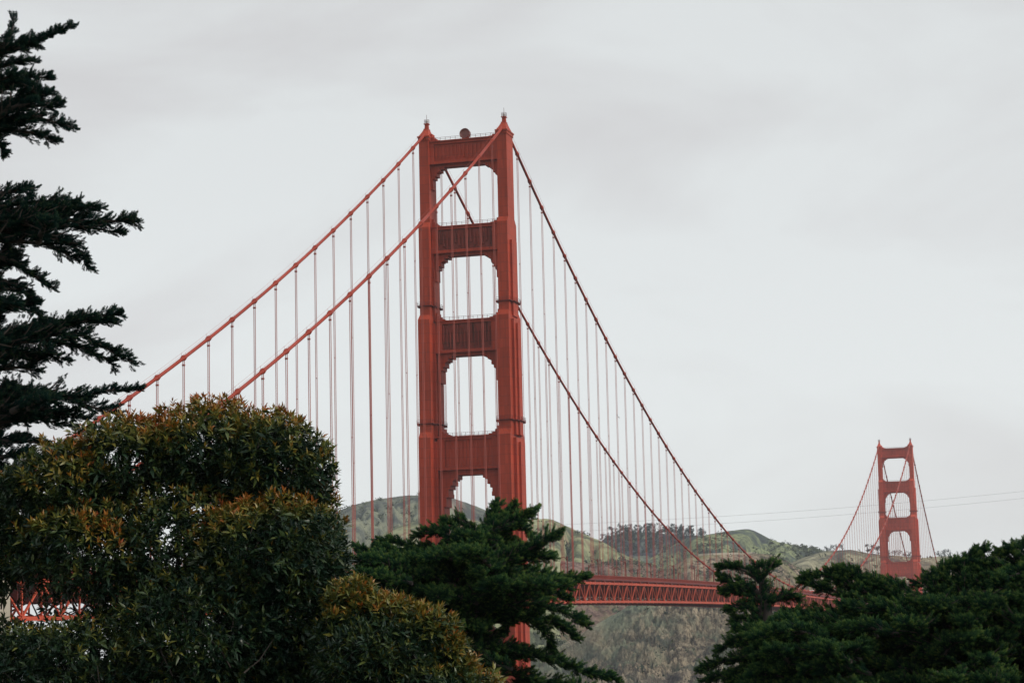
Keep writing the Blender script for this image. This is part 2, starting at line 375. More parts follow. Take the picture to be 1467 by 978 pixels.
SCRUB = []
def hill(prof, D, run, m, seed=0, rough=13.0, gully=20.0, gfreq=0.018, power=1.2, back=500, step=1.6, skyrough=1.0, nt_=150, cliff=0.0, patches=False, scrub=3800):
    us = np.arange(prof[0][0], prof[-1][0]+0.1, step)
    vs = np.interp(us, [p[0] for p in prof], [p[1] for p in prof])
    k = np.ones(9)/9; vp = np.pad(vs, 4, mode='edge'); vs = np.convolve(vp, k, 'valid')
    Dd = D*(1+0.02*fbm(us/60.0, us*0, 3, seed+5))
    P = np.array([at(u, v, d) for u, v, d in zip(us, vs, Dd)])
    H = P[:, 2] + 0
    dirs = P[:, :2]-CAM[:2]; dist = np.linalg.norm(dirs, axis=1); dirs /= dist[:, None]
    t = np.concatenate([-np.linspace(1, 0, 14, endpoint=False)*back, np.linspace(0, 1, nt_)**1.15*run])
    T, _ = np.meshgrid(t, us, indexing='ij')
    X = P[None, :, 0]-dirs[None, :, 0]*T; Y = P[None, :, 1]-dirs[None, :, 1]*T
    s = np.clip(T/run, 0, 1); sb = np.clip(-T/back, 0, 1)
    Z = H[None, :]*(1 - s**power) * (1-sb**1.6) + (-4)*(s**power)
    amp = np.clip(s*6, 0, 1)*(1-s*0.5)
    Z = Z + amp*rough*fbm(X/160, Y/160, 6, seed)
    U = us[None, :]*D/3171.0
    if patches: gl = 1-np.abs(fbm((U+T*0.7)*gfreq + 0.12*fbm(X/300, Y/300, 3, seed+9), (T-U)*gfreq*0.45, 6, seed+3, 0.62))*2.2
    else: gl = 1-np.abs(fbm(U*gfreq + 0.35*fbm(X/300, Y/300, 3, seed+9), T*gfreq*0.28, 5, seed+3))*2.2
    Z = Z - amp*gully*np.clip(gl, 0, 1)**2
    Z = Z + skyrough*fbm(U/14, T/14, 4, seed+8)*(1-sb)
    if patches: Z = Z + amp*6.0*(1-np.abs(fbm((U+T*0.5)/13, (T-U)/19, 4, seed+44, 0.6))*3)
    if cliff: Z = Z + cliff*amp*(np.abs(fbm((U+T*0.7)/34, (U-T)/60, 6, seed+4, 0.68))-0.2)
    Z = np.maximum(Z, -4)
    V = np.stack([X, Y, Z], -1).reshape(-1, 3); at_ = None
    if patches:
        d3 = V-CAM; zz = d3@FWD; pu = 733.5+FPX*(d3@RGT)/zz; pv = 489-FPX*(d3@UPV)/zz
        wob = 26*fbm(pu/22+pv/60, pv/14, 4, 31)
        line = 905-(pv-866)*1.02                       # the grassy rib runs down to the left
        g_ = np.exp(-((pu-line+wob)/30)**2)*1.1 + 0.8*np.exp(-((pu-955+wob)/22)**2-((pv-895)/14)**2)
        streak = fbm((pu+pv*1.02)/7, (pu-pv)/70, 4, 33)
        g_ = np.clip(g_+streak*0.5*(pu < 960), 0, 1)
        p_ = sum(np.exp(-((pu-a+wob)/b)**2-((pv-c+wob*0.5)/d)**2)*e for a, c, b, d, e in ((852, 912, 20, 12, 1.0), (820, 935, 22, 8, 0.7), (1010, 900, 40, 12, 0.35), (930, 940, 30, 14, 0.4)))
        k_ = sum(np.exp(-((pu-a+wob*1.4)/b)**2-((pv-c+wob*0.6)/d)**2)*e for a, c, b, d, e in ((1000, 938, 30, 7, 0.9), (960, 972, 45, 9, 1.0), (815, 948, 22, 8, 0.8), (1050, 890, 20, 10, 0.5), (912, 880, 14, 8, 0.5), (880, 958, 22, 10, 0.6)))
        at_ = {'grassy': g_, 'pale': np.clip(p_, 0, 1)*0.8, 'darkrock': np.clip(k_*1.1+0.25*fbm(pu/12, pv/9, 4, 37)-0.15, 0, 0.85)}
    o = mesh_np('hill', V, grid_faces(*T.shape), m, smooth=True, attrs=at_)
    if scrub:
        r = np.random.default_rng(seed+50); nr, ncol = T.shape
        i = r.integers(13, nr-2, scrub*4); j = r.integers(1, ncol-2, scrub*4); a = r.random(scrub*4)[:, None]; b = r.random(scrub*4)[:, None]
        G = np.stack([X, Y, Z], -1); p = G[i, j]*(1-a)*(1-b)+G[i+1, j]*a*(1-b)+G[i, j+1]*(1-a)*b+G[i+1, j+1]*a*b
        # thick in the hollows and on damp patches
        hol = (G[i, np.minimum(j+4, ncol-1), 2]+G[i, np.maximum(j-4, 0), 2])/2-G[i, j, 2]
        dens = fbm(p[:, 0]/90, p[:, 1]/90, 4, seed+60)*1.6+hol*0.25+r.normal(size=len(p))*0.45
        k = np.argsort(-dens)[:scrub]; SCRUB.append(p[k])
    return tag(o, kind='structure'), (us, P)


HM1 = hill_mat('hill_grey_green', ((0.075, 0.085, 0.085), (0.125, 0.14, 0.115), (0.19, 0.20, 0.14)), rock=((0.13, 0.10, 0.09), (0.24, 0.17, 0.14), (0.36, 0.27, 0.22)), rockbias=0.66)
HM2 = hill_mat('hill_fresh_grass', ((0.085, 0.10, 0.065), (0.20, 0.22, 0.125), (0.29, 0.30, 0.17)), rock=((0.12, 0.08, 0.06), (0.22, 0.14, 0.10), (0.30, 0.20, 0.15)), rockbias=0.64, fine=0.3)
HM3 = hill_mat('hill_wooded', ((0.045, 0.055, 0.075), (0.07, 0.085, 0.095), (0.13, 0.15, 0.12)), fine=0.6)
HM4 = hill_mat('hill_scrub_green', ((0.065, 0.08, 0.085), (0.10, 0.125, 0.095), (0.22, 0.25, 0.13)), fine=0.6, scale=1.3)
HM5 = hill_mat('hill_tan_grass', ((0.10, 0.10, 0.09), (0.22, 0.21, 0.14), (0.33, 0.31, 0.21)), fine=0.45)
HM6 = hill_mat('headland_brown', ((0.08, 0.085, 0.055), (0.17, 0.16, 0.09), (0.24, 0.24, 0.12)), rock=((0.08, 0.06, 0.055), (0.22, 0.165, 0.12), (0.38, 0.31, 0.22)), rockbias=0.48, scale=1.7, fine=0.5)
HM7 = hill_mat('cliff_rock', ((0.085, 0.10, 0.08), (0.15, 0.18, 0.13), (0.21, 0.23, 0.16)), rock=((0.070, 0.058, 0.055), (0.25, 0.205, 0.145), (0.46, 0.38, 0.27)), rockbias=0.44, scale=2.2, bump=7.0, fine=0.4, patch=True)
HMB = hill_mat('spur_pink_brown', ((0.08, 0.07, 0.045), (0.16, 0.11, 0.08), (0.20, 0.18, 0.10)), rock=((0.12, 0.07, 0.06), (0.22, 0.14, 0.12), (0.28, 0.2, 0.16)), rockbias=0.48, scale=2.0)

hill([(300, 830), (400, 775), (480, 733), (510, 722), (540, 715), (575, 710), (600, 708.5), (640, 711), (660, 717), (690, 727), (720, 745), (760, 770), (820, 800)], 3200, 1000, HM1, 1, 20, 40)
hill([(440, 850), (520, 786), (560, 757), (600, 744), (650, 742), (700, 748), (753, 744), (785, 742), (792, 744), (820, 757), (830, 762), (860, 774), (900, 797), (950, 815), (1000, 830)], 2700, 800, HM2, 2, 16, 38)
r3, R3 = hill([(820, 790), (856, 780), (868, 768), (890, 764), (925, 762), (960, 764), (1010, 768), (1047, 775), (1100, 790), (1160, 810)], 3350, 900, HM3, 3, 16, 30)
hill([(930, 800), (980, 772), (1010, 766), (1047, 760), (1060, 758), (1074, 757.5), (1087, 762), (1108, 774), (1127, 778), (1145, 782), (1170, 786), (1200, 795), (1260, 810), (1320, 830)], 3150, 850, HM4, 4, 16, 38)
r5, R5 = hill([(1080, 830), (1130, 806), (1180, 789), (1220, 786.5), (1232, 789), (1250, 793), (1290, 796), (1320, 798.5), (1350, 797), (1380, 797), (1420, 800), (1500, 812), (1600, 830)], 2900, 800, HM5, 5, 12, 24)
# low pinkish spur behind the deck
hill([(700, 840), (760, 808), (800, 802), (850, 806), (900, 801), (925, 806), (955, 822), (1000, 850)], 2500, 500, HMB, 6, 8, 14, cliff=8, scrub=900)
# headland with the level road cut on top, falling to the sea as a rock cliff
r6, R6 = hill([(860, 880), (905, 846), (949, 820), (961, 811), (985, 799), (1005, 794.5), (1040, 793.3), (1069, 792.5), (1092, 792.8), (1113, 795), (1130, 804), (1155, 822), (1200, 850), (1280, 880), (1400, 900)], 2450, 420, HM6, 7, 7, 16, 0.02, cliff=10, skyrough=0.4, scrub=2200)
hill([(640, 1040), (700, 995), (785, 936), (840, 903), (899, 868), (940, 852), (1000, 846), (1080, 848), (1160, 858), (1250, 880), (1400, 905), (1550, 930)], 2150, 330, HM7, 8, 10, 16, 0.03, power=1.0, nt_=230, step=0.9, cliff=9, skyrough=1.5, patches=True, scrub=900)
# the smooth grey-green slope lower left of the cliff
hill([(480, 960), (600, 900), (700, 868), (760, 856), (830, 852), (900, 856), (980, 880)], 2450, 420, HM1, 9, 10, 18, 0.02, scrub=1500)

# low bushes dotted over all the slopes
SP_ = np.concatenate(SCRUB); sr = np.random.default_rng(77); nS = len(SP_)
ssz = 0.7+3.2*sr.random(nS)**2.2
tri = sr.normal(size=(nS, 9, 3, 3))*0.55; cen = sr.normal(size=(nS, 9, 1, 3))*np.array([0.7, 0.7, 0.35])
SV = SP_[:, None, None, :]+(cen+tri*0.9+np.array([0, 0, 0.45]))*ssz[:, None, None, None]
M_SCRUB = foliage_mat('scrub_leaves', [(0.0, (0.035, 0.048, 0.036)), (0.5, (0.060, 0.080, 0.050)), (1.0, (0.12, 0.145, 0.075))], 0.9, 0.0, 0.1)
tag(mesh_np('scrub', SV.reshape(-1, 3), np.arange(nS*27).reshape(-1, 3), M_SCRUB, attrs={'tint': np.repeat(sr.uniform(0, 1, nS), 27)}), 'low dark scrub dotted over the hills and headland beyond the bridge', 'scrub', kind='stuff')

# pale road cut along the top of the headland
us6, P6 = R6
mb = MB()
sel = [i for i, u in enumerate(us6) if 1000 < u < 1085]
for a, b in zip(sel[:-4:4], sel[4::4]):
    pa, pb = P6[a], P6[b]
    mb.bar((pa[0], pa[1], pa[2]+0.4), (pb[0], pb[1], pb[2]+0.4), 3.0, 2.2)
tag(mb.build('road', simple('pale_road_cut', (0.42, 0.38, 0.30), 0.9, 0.25, 0.05)), kind='structure')

# ------------------------------------------------------------------ the bridge
SP = 15.24; HX = 13.72; LM = 1280.16
def zb_main(y):  # underside chord of the stiffening truss
    t = min(max(y/LM, 0), 1); return 66.8 + 6.4*4*t*(1-t)
def zbot(y):
    if y < 0: return 66.8 + 0.0238*y
    if y > LM: return 66.8 - 0.0238*(y-LM)
    return zb_main(y)
TD = 7.7        # truss depth
def zcable(y):
    if y < 0: s = -y; return 227 - 0.581736*s + 0.00035057*s*s
    if y > LM: s = y-LM; return 227 - 0.581736*s + 0.00035057*s*s
    t = y/LM; return 227 - 143.35*4*t*(1-t)

bridge = empty('suspension_bridge')
tag(bridge, 'orange-red suspension bridge with two art deco towers spanning the strait', 'bridge')

# ---- tower
SEGS = [  # z0, z1, [(a, l) cruciform plan rectangles]
    (13.0, 122.0, [(2.05, 8.3), (3.15, 5.1), (3.9, 2.6)]),
    (122.0, 161.6, [(2.05, 7.2), (2.95, 4.2), (3.6, 1.9)]),
    (161.6, 193.2, [(1.8, 5.5), (2.6, 2.9)]),
    (193.2, 224.0, [(1.72, 3.8)]),
]
def build_leg(side, parent):
    cx = side*HX; m = MB()
    for i, (z0, z1, rects) in enumerate(SEGS):
        for j, (a, l) in enumerate(rects):
            e = 0.0
            top = z1 + (0, -6.0, -13.5)[j] if i == 2 and j else z1 + (0.0, -1.1, -2.4)[j]
            zz = z0 if i == 0 else z0-0.01*j
            m.box(cx-a, cx+a, -l, l, zz, top)
            if j == 0 and i < 3:  # sloping ledge at the setback
                na, nl = SEGS[i+1][2][0]
                m.frustum((cx-a, cx+a, -l, l), z1, (cx-na-0.002, cx+na+0.002, -nl-0.002, nl+0.002), z1+1.9)
        # narrow vertical ribs that edge the front faces
        a, l = rects[0]
        for sx_ in (-1, 1):
            for sy in (-1, 1):
                xx = cx+sx_*(a-0.22); yy = sy*(l+0.05)
                m.box(xx-0.17, xx+0.17, min(yy, yy-sy*0.3), max(yy, yy-sy*0.3), z0+0.1, z1-0.3)
        if len(rects) > 1:
            for (a2, l2) in rects[1:]:
                for sx_ in (-1, 1):
                    for sy in (-1, 1):
                        xx = cx+sx_*(a2-0.12); yy = sy*(l2+0.05)
                        m.box(xx-0.1, xx+0.1, min(yy, yy-sy*0.3), max(yy, yy-sy*0.3), z0+0.2, z1-3.5 if i != 2 else z1-7)
    # pointed panel on the outer face of the third stage
    # cap cornice
    m.box(cx-1.95, cx+1.95, -4.1, 4.1, 223.3, 224.3)
    m.box(cx-2.15, cx+2.15, -4.4, 4.4, 224.3, 224.75)
    leg = m.build('leg', M_TOWER, parent)
    return leg

def build_saddle(side, parent):
    cx = side*HX; m = MB()
    prof = [(1.75, 4.1, 224.75), (1.5, 3.2, 225.5), (1.1, 2.1, 226.6), (0.8, 1.15, 227.7), (0.62, 0.66, 228.1), (0.55, 0.58, 229.6)]
    for (a, l, z), (a2, l2, z2) in zip(prof[:-1], prof[1:]):
        m.frustum((cx-a, cx+a, -l, l), z, (cx-a2, cx+a2, -l2, l2), z2)
    m.box(cx-0.85, cx+0.85, -0.9, 0.9, 229.6, 229.85)
    m.box(cx-0.85, cx+0.85, -1.2, 1.2, 227.7, 227.95)
    sdl = m.build('saddle_housing', M_TOWER, parent)
    b = MB(); b.lathe((cx, 0, 229.85), [(0.28, 0), (0.45, 0.1), (0.48, 1.1), (0.3, 1.5), (0.02, 1.7)], 10)
    b.build('beacon_light', M_LANTERN, parent, True)
    c = MB()
    for k in range(8):
        a = k*math.pi/4; c.bar((cx+0.85*math.cos(a), 0.85*math.sin(a), 229.85), (cx+0.85*math.cos(a), 0.85*math.sin(a), 231.2), 0.07)
    for z in (230.5, 231.2):
        pts = [(cx+0.85*math.cos(a), 0.85*math.sin(a), z) for a in np.linspace(0, 2*math.pi, 13)]
        c.tube(pts, 0.045, 5)
    c.bar((cx, 0, 231.4), (cx, 0, 233.0), 0.10)
    c.build('beacon_cage', M_RAILDARK, parent)

def leg_inner(z):  # inner face x of the right leg
    for z0, z1, r in SEGS:
        if z0 <= z < z1: return HX - max(a for a, l in r)
    return HX-1.72

STRUTS = [  # z_bot, z_top, depth half, kind
    (214.9, 222.9, 2.9, 'flute'), (184.2, 193.4, 3.1, 'chevron'), (150.3, 161.3, 3.6, 'chevron'), (111.2, 122.4, 4.2, 'plain')]
def build_strut(i, parent):
    zb, zt, d, kind = STRUTS[i]
    x1 = HX - (1.6 if i == 0 else (2.0 if i == 1 else 3.0)); m = MB()
    core = d-0.75
    m.box(-x1, x1, -core, core, zb+0.02, zt-0.02)
    h = zt-zb
    fl = 0.55
    for sy in (-1, 1):
        y0, y1 = sorted((sy*core, sy*d))
        m.box(-x1, x1, y0, y1, zt-1.15, zt-0.3)          # top flange
        m.box(-x1, x1, *sorted((sy*core, sy*(d+0.5))), zt-0.3, zt)
        m.box(-x1, x1, y0, y1, zb+0.35, zb+1.1)
        m.box(-x1, x1, *sorted((sy*core, sy*(d+0.4))), zb, zb+0.35)
        xi = leg_inner(zb+1)-0.0
        m.box(-x1, -xi+1.6, y0, y1, zb+1.1, zt-1.15); m.box(xi-1.6, x1, y0, y1, zb+1.1, zt-1.15)
    strut = m.build('strut', M_TOWER, parent)
    # relief panel, front and back
    xi = leg_inner(zb+1)-1.6; a0, a1 = zb+1.1, zt-1.15; hh = a1-a0
    for sy in (-1, 1):
        p = MB(); yb = sy*core
        def slab(xa, xb, za, zc, t):
            p.box(xa, xb, *sorted((yb, yb+sy*t)), za, zc)
        if kind == 'flute':
            n = 15
            for k in range(n):
                xc = -xi + (k+0.5)*2*xi/n
                slab(xc-0.26, xc+0.26, a0+0.9, a1-0.6, 0.42)
                slab(xc-0.34, xc+0.34, a0+0.25, a0+0.55, 0.3)
        elif kind == 'plain':
            n = 13
            for k in range(n):
                xc = -xi + (k+0.5)*2*xi/n
                slab(xc-0.36, xc+0.36, a0+1.2, a1-0.7, 0.22)
                slab(xc-0.36, xc+0.36, a0+0.35, a0+0.7, 0.3)
        else:
            n = 14; rj = random.Random(i*2+sy)
            for k in range(n):
                xc = -xi + (k+0.5)*2*xi/n
                q = k % 4
                zt_ = a1-0.35-(0.0, 1.1, 2.3, 1.1)[q]; zb_ = a0+0.4+(1.9, 0.8, 0.0, 0.8)[q]
                slab(xc-0.34, xc+0.02, zb_, zt_, 0.62)
                slab(xc+0.02, xc+0.22, zb_+0.8, zt_-0.5, 0.38)
                slab(xc-0.42, xc+0.34, a0+0.02, a0+0.3, 0.5)
                # chevron foot
                b = len(p.v); yy = yb+sy*0.5
                for (xx, zz) in ((xc-0.45, zb_), (xc+0.45, zb_), (xc-0.05, zb_+1.5)):
                    p.v.append((xx, yy, zz))
                for (xx, zz) in ((xc-0.45, zb_), (xc+0.45, zb_), (xc-0.05, zb_+1.5)):
                    p.v.append((xx, yb, zz))
                p.f += [(b, b+1, b+2), (b, b+1, b+4, b+3), (b+1, b+2, b+5, b+4), (b+2, b, b+3, b+5)]
        slab(-xi, xi, a0+0.003, a1-0.003, 0.06)
        p.build('relief_panel', M_TOWER if kind in ('flute', 'plain') else M_PANEL, parent)
    # stepped haunches under the strut and small steps above it
    dd = core-0.5
    lower = STRUTS[i+1] if i < 3 else None
    HW, HH = [(4.6, 7.2), (4.6, 8.0), (4.4, 8.6), (5.2, 20.0)][i]
    xin = leg_inner(zb-3)
    for sx_ in (-1, 1):
        n = 7; br = MB()
        for k in range(n):
            f0, f1 = k/n, (k+1)/n
            xa = xin - HW*f0 + (0.4 if k == 0 else 0); xb = xin - HW*f1
            if i < 3: hgt = HH*(1-math.sqrt(max(0, 1-(1-f0)**2)))**0.9 + 0.6
            else: hgt = (20.0, 11.5, 8.0, 5.6, 4.0, 2.8, 1.9)[k]
            br.box(*sorted((sx_*xa, sx_*xb)), -dd, dd, zb-hgt-0.5, zb-0.01)
            if k % 2 == 0 and k > 0:  # proud block on each second step
                br.box(*sorted((sx_*(xa+0.05), sx_*(xb-0.12))), -dd-0.25, dd+0.25, zb-hgt-0.9, zb-hgt+0.5)
        br.build('haunch', M_TOWER, parent); br = MB()
        if True:
            xs = leg_inner(zt+1)
            for k, (wd, hg) in enumerate(((3.4, 0.55), (2.2, 1.1), (1.2, 1.9), (0.6, 3.0))):
                br.box(*sorted((sx_*(xs+0.4), sx_*(xs-wd))), -dd+0.1*k, dd-0.1*k, zt+0.002, zt+hg)
        br.build('corner_step', M_TOWER, parent)
    br = MB(); br.box(-xin+HW, xin-HW, -dd, dd, zb-(0.9 if i < 3 else 1.6), zb-0.01)
    br.build('lintel_band', M_TOWER, parent)
    # hand rail along the top
    xs = leg_inner(zt+1)
    for sy in (-1, 1):
        ra = MB()
        yy = sy*(d+0.2)
        for k in range(14):
            xx = -xs+0.4+k*(2*xs-0.8)/13; ra.bar((xx, yy, zt), (xx, yy, zt+1.1), 0.09)
        ra.bar((-xs, yy, zt+1.1), (xs, yy, zt+1.1), 0.08); ra.bar((-xs, yy, zt+0.6), (xs, yy, zt+0.6), 0.05)
        ra.build('guard_rail', M_RAILDARK, parent)
    return strut

def build_ring(side, z, parent):
    cx = side*HX
    for z0, z1, r in SEGS:
        if z0 <= z < z1: rects = r
    m = MB()
    for a, l in rects:
        A, Lq = a+0.75, l+0.75
        m.box(cx-A, cx+A, -Lq, -l-0.01, z, z+0.25); m.box(cx-A, cx+A, l+0.01, Lq, z, z+0.25)
        m.box(cx-A, cx-a-0.01, -l-0.01, l+0.01, z+0.003, z+0.247); m.box(cx+a+0.01, cx+A, -l-0.01, l+0.01, z+0.003, z+0.247)
    a, l = rects[0]; a2, l2 = rects[-1]
    path = [(a, l), (a2, l2)] if len(rects) == 2 else [(a, l), rects[1], (a2, l2)]
    for sx_ in (-1, 1):
        for sy in (-1, 1):
            for (aa, ll) in path:
                x = cx+sx_*(aa+0.7); y = sy*(ll+0.7)
                m.bar((x, y, z+0.2), (x, y, z+1.35), 0.09)
        for h in (0.7, 1.3):
            m.bar((cx-a-0.7, sx_*(l+0.7), z+h), (cx+a+0.7, sx_*(l+0.7), z+h), 0.07)
            m.bar((cx+sx_*(a2+0.7), -l2-0.7, z+h), (cx+sx_*(a2+0.7), l2+0.7, z+h), 0.07)
        for k in range(5):
            x = cx-a-0.7+k*(2*a+1.4)/4; m.bar((x, sx_*(l+0.7), z+0.2), (x, sx_*(l+0.7), z+1.35), 0.08)
            y = -l2-0.7+k*(2*l2+1.4)/4; m.bar((cx+sx_*(a2+0.7), y, z+0.2), (cx+sx_*(a2+0.7), y, z+1.35), 0.08)
    m.build('walkway', M_RAILDARK, parent)

def build_tower():
    t = empty('tower'); t.parent = bridge
    for sd_ in (-1, 1):
        build_leg(sd_, t); build_saddle(sd_, t)
        for z in (126.6, 166.3, 222.4-19): 
            if z < 200: build_ring(sd_, z, t)
    for i in range(4): build_strut(i, t)
    xb = MB()
    for (z0, z1) in ((50.5, 77.0), (24.0, 50.5)):
        for y in (-5.2, 5.2):
            xb.bar((-10.2, y, z0), (10.2, y, z1), 2.2, 1.7); xb.bar((-10.2, y+0.02, z1), (10.2, y+0.02, z0), 2.2, 1.66)
        xb.box(-10.2, 10.2, -5.6, 5.6, z0-1.5, z0+1.0)
    xb.build('cross_brace', M_TOWER, t)
    pr = MB()
    for sx_ in (-1, 1):
        pr.frustum((sx_*HX-7, sx_*HX+7, -13, 13), -3, (sx_*HX-6.2, sx_*HX+6.2, -12, 12), 12.98)
    pr.box(-7.5, 7.5, -8, 8, -3, 8)
    pr.build('pier', M_CONC, t)
    return t
tower_s = build_tower()
tower_s['label'] = 'nearer taller tower with a round dish on its top strut'
tower_n = child_copy(tower_s, bridge); tower_n.location = (0, LM, 0)
for ch in tower_n.children:
    for q in [ch]+list(ch.children):
        if q.data.materials[0] in (M_TOWER, M_PANEL):
            q.data = q.data.copy(); q.data.materials[0] = M_FARTOWER
tower_n['label'] = 'far tower, small and paler in the haze'

# ---- main cables
def cable(side):
    m = MB(); pts = []; rad = []
    y = -365.0
    ys = sorted(set([round(k*SP/2, 3) for k in range(-48, int(LM/SP*2)+49)]))
    for y in ys:
        if y < -366 or y > LM+366: continue
        isband = abs(y/SP-round(y/SP)) < 1e-3 and not (abs(y) < 1 or abs(y-LM) < 1)
        if isband:
            for dy, r_ in ((-1.0, 0.46), (-0.9, 0.60), (-0.12, 0.62), (-0.08, 0.74), (0.08, 0.74), (0.12, 0.62), (0.9, 0.60), (1.0, 0.46)):
                pts.append((side*HX, y+dy, zcable(y+dy))); rad.append(r_)
        else:
            pts.append((side*HX, y, zcable(y))); rad.append(0.46)
    m.tube(pts, rad, 10)
    c = m.build('main_cable', M_CABLE, bridge, True)
    h = MB()
    for dx in (-0.55, 0.55):
        h.tube([(side*HX+dx, y, zcable(y)+1.25) for y in ys if -366 < y < LM+366], 0.028, 4)
    for y in [k*SP for k in range(-22, 106)]:
        for dx in (-0.55, 0.55):
            h.bar((side*HX+dx, y, zcable(y)+0.4), (side*HX+dx, y, zcable(y)+1.3), 0.05)
    h.build('hand_rope', M_ROPE, c)
for s_ in (1, -1): cable(s_)

# ---- suspenders
def hanger_mb(m, side, y, fat=1.0):
    zt = zcable(y)-0.3; zc = zbot(y)+TD
    if zt-zc < 0.8: return False
    for dx in (-0.20, 0.20):
        for dy in (-0.12, 0.12):
            m.tube([(side*HX+dx, y+dy, zc), (side*HX+dx, y+dy, zt)], 0.052, 4)
    nsp = int((zt-zc)/38)
    for k in range(1, nsp+1):
        z = zt-k*38; m.box(side*HX-0.26, side*HX+0.26, y-0.16, y+0.16, z, z+0.16)
    m.box(side*HX-0.36, side*HX+0.36, y-0.2, y+0.2, zt-1.7, zt-1.3)      # socket block under the band
    m.box(side*HX-0.5, side*HX+0.5, y-0.3, y+0.3, zc-0.4, zc+0.9)
    return True
allh = [(y, s_) for s_ in (1, -1) for y in [k*SP for k in range(-22, 106)] if 1 < abs(y) and abs(y-LM) > 1]
allh.sort(key=lambda q: math.hypot(q[0]+700, q[1]*HX-215))
n = 0; rest = MB()
for y, s_ in allh:
    if y < -300: continue
    if n < 100:
        m = MB()
        if hanger_mb(m, s_, y): m.build('suspender_rope', M_ROPE, bridge); n += 1
    else:
        hanger_mb(rest, s_, y)
ro = rest.build('distant_suspender_ropes', M_ROPE, bridge); ro['kind'] = 'stuff'

# ---- deck, trusses, rails
P2 = SP/2
def span(y0, y1, closed_ends=True):
    ny = int(round((y1-y0)/P2)); ys = [y0+k*(y1-y0)/ny for k in range(ny+1)]
    return ys
spans = [span(-353.0, -8.4), span(8.4, LM-8.4), span(LM+8.4, LM+342)]
dk = MB(); fb = MB()
for ys in spans + [[-8.4, 8.4], [LM-8.4, LM+8.4]]:
    for a, b in zip(ys[:-1], ys[1:]):
        za, zb2 = zbot(a)+TD, zbot(b)+TD
        w = 13.1 if len(ys) > 2 else 9.5
        def slab(x0, x1, o0, o1):
            k = len(dk.v)
            dk.v += [(x0, a, za+o0), (x1, a, za+o0), (x1, b, zb2+o0), (x0, b, zb2+o0), (x0, a, za+o1), (x1, a, za+o1), (x1, b, zb2+o1), (x0, b, zb2+o1)]
            dk.f += [tuple(k+i for i in q) for q in ((0, 3, 2, 1), (4, 5, 6, 7), (0, 1, 5, 4), (1, 2, 6, 5), (2, 3, 7, 6), (3, 0, 4, 7))]
        slab(-w, w, 0.1, 0.75)
        if len(ys) > 2:
            for sx_ in (-1, 1):
                slab(*sorted((sx_*13.1, sx_*14.25)), 0.75, 1.30)    # fascia girder
                slab(*sorted((sx_*9.4, sx_*13.1)), 0.752, 1.0)       # raised sidewalk
deck = dk.build('road_deck', M_UNDERSHADE, bridge)
rs = MB()
for ys in spans:
    for a, b in zip(ys[:-1], ys[1:]):
        za, zb2 = zbot(a)+TD+0.756, zbot(b)+TD+0.756
        k = len(rs.v); rs.v += [(-9.35, a, za), (9.35, a, za), (9.35, b, zb2), (-9.35, b, zb2)]; rs.f.append((k, k+1, k+2, k+3))
rs.build('road_surface', M_ASPH, deck)
for ys in spans:
    for i, y in enumerate(ys):
        z = zbot(y)
        fb.box(-12.9, 12.9, y-0.18, y+0.18, z+TD-4.4, z+TD+0.05)       # floor beams
        if i % 2 == 0:
            fb.bar((-13.2, y, z+0.3), (13.2, y, z+0.3), 0.5)
            fb.bar((-13.2, y, z+0.3), (0, y, z+TD-1.5), 0.3); fb.bar((13.2, y, z+0.3), (0, y, z+TD-1.5), 0.3)
            if i+2 < len(ys):
                y2 = ys[i+2]; z2 = zbot(y2)
                fb.bar((-13.2, y, z+0.35), (13.2, y2, z2+0.35), 0.45); fb.bar((13.2, y, z+0.25), (-13.2, y2, z2+0.25), 0.45)
fb.build('floor_beams', M_UNDERSHADE, bridge)
for side in (1, -1):
    for ys in spans:
        t = MB()
        for i, (a, b) in enumerate(zip(ys[:-1], ys[1:])):
            za, zb2 = zbot(a), zbot(b); x = side*HX
            t.bar((x, a, za+0.4), (x, b, zb2+0.4), 0.9, 0.8)
            t.bar((x, a, za+TD-0.4), (x, b, zb2+TD-0.4), 0.9, 0.8)
            if i % 2 == 0: t.bar((x, a, za+TD-0.7), (x, b, zb2+0.6), 0.38, 0.34)
            else: t.bar((x, a, za+0.6), (x, b, zb2+TD-0.7), 0.38, 0.34)
            t.bar((x, a, za+0.7), (x, a, za+TD-0.7), 0.34, 0.3)
            for zz in (za+0.4, za+TD-0.4):
                t.box(x-0.5, x+0.5, a-0.75, a+0.75, zz-0.62, zz+0.62)
        t.build('stiffening_truss', M_DECK, bridge)
        r_ = MB(); xr = side*14.1
        for a, b in zip(ys[:-1], ys[1:]):
            za, zb2 = zbot(a)+TD+1.30, zbot(b)+TD+1.30
            r_.bar((xr, a, za+1.25), (xr, b, zb2+1.25), 0.16); r_.bar((xr, a, za+0.12), (xr, b, zb2+0.12), 0.1)
            for k in range(18):
                f = k/18; y = a+(b-a)*f; z = za+(zb2-za)*f
                r_.bar((xr, y, z), (xr, y, z+1.25), 0.11 if k else 0.28)
        r_.build('railing', M_RAIL, bridge)

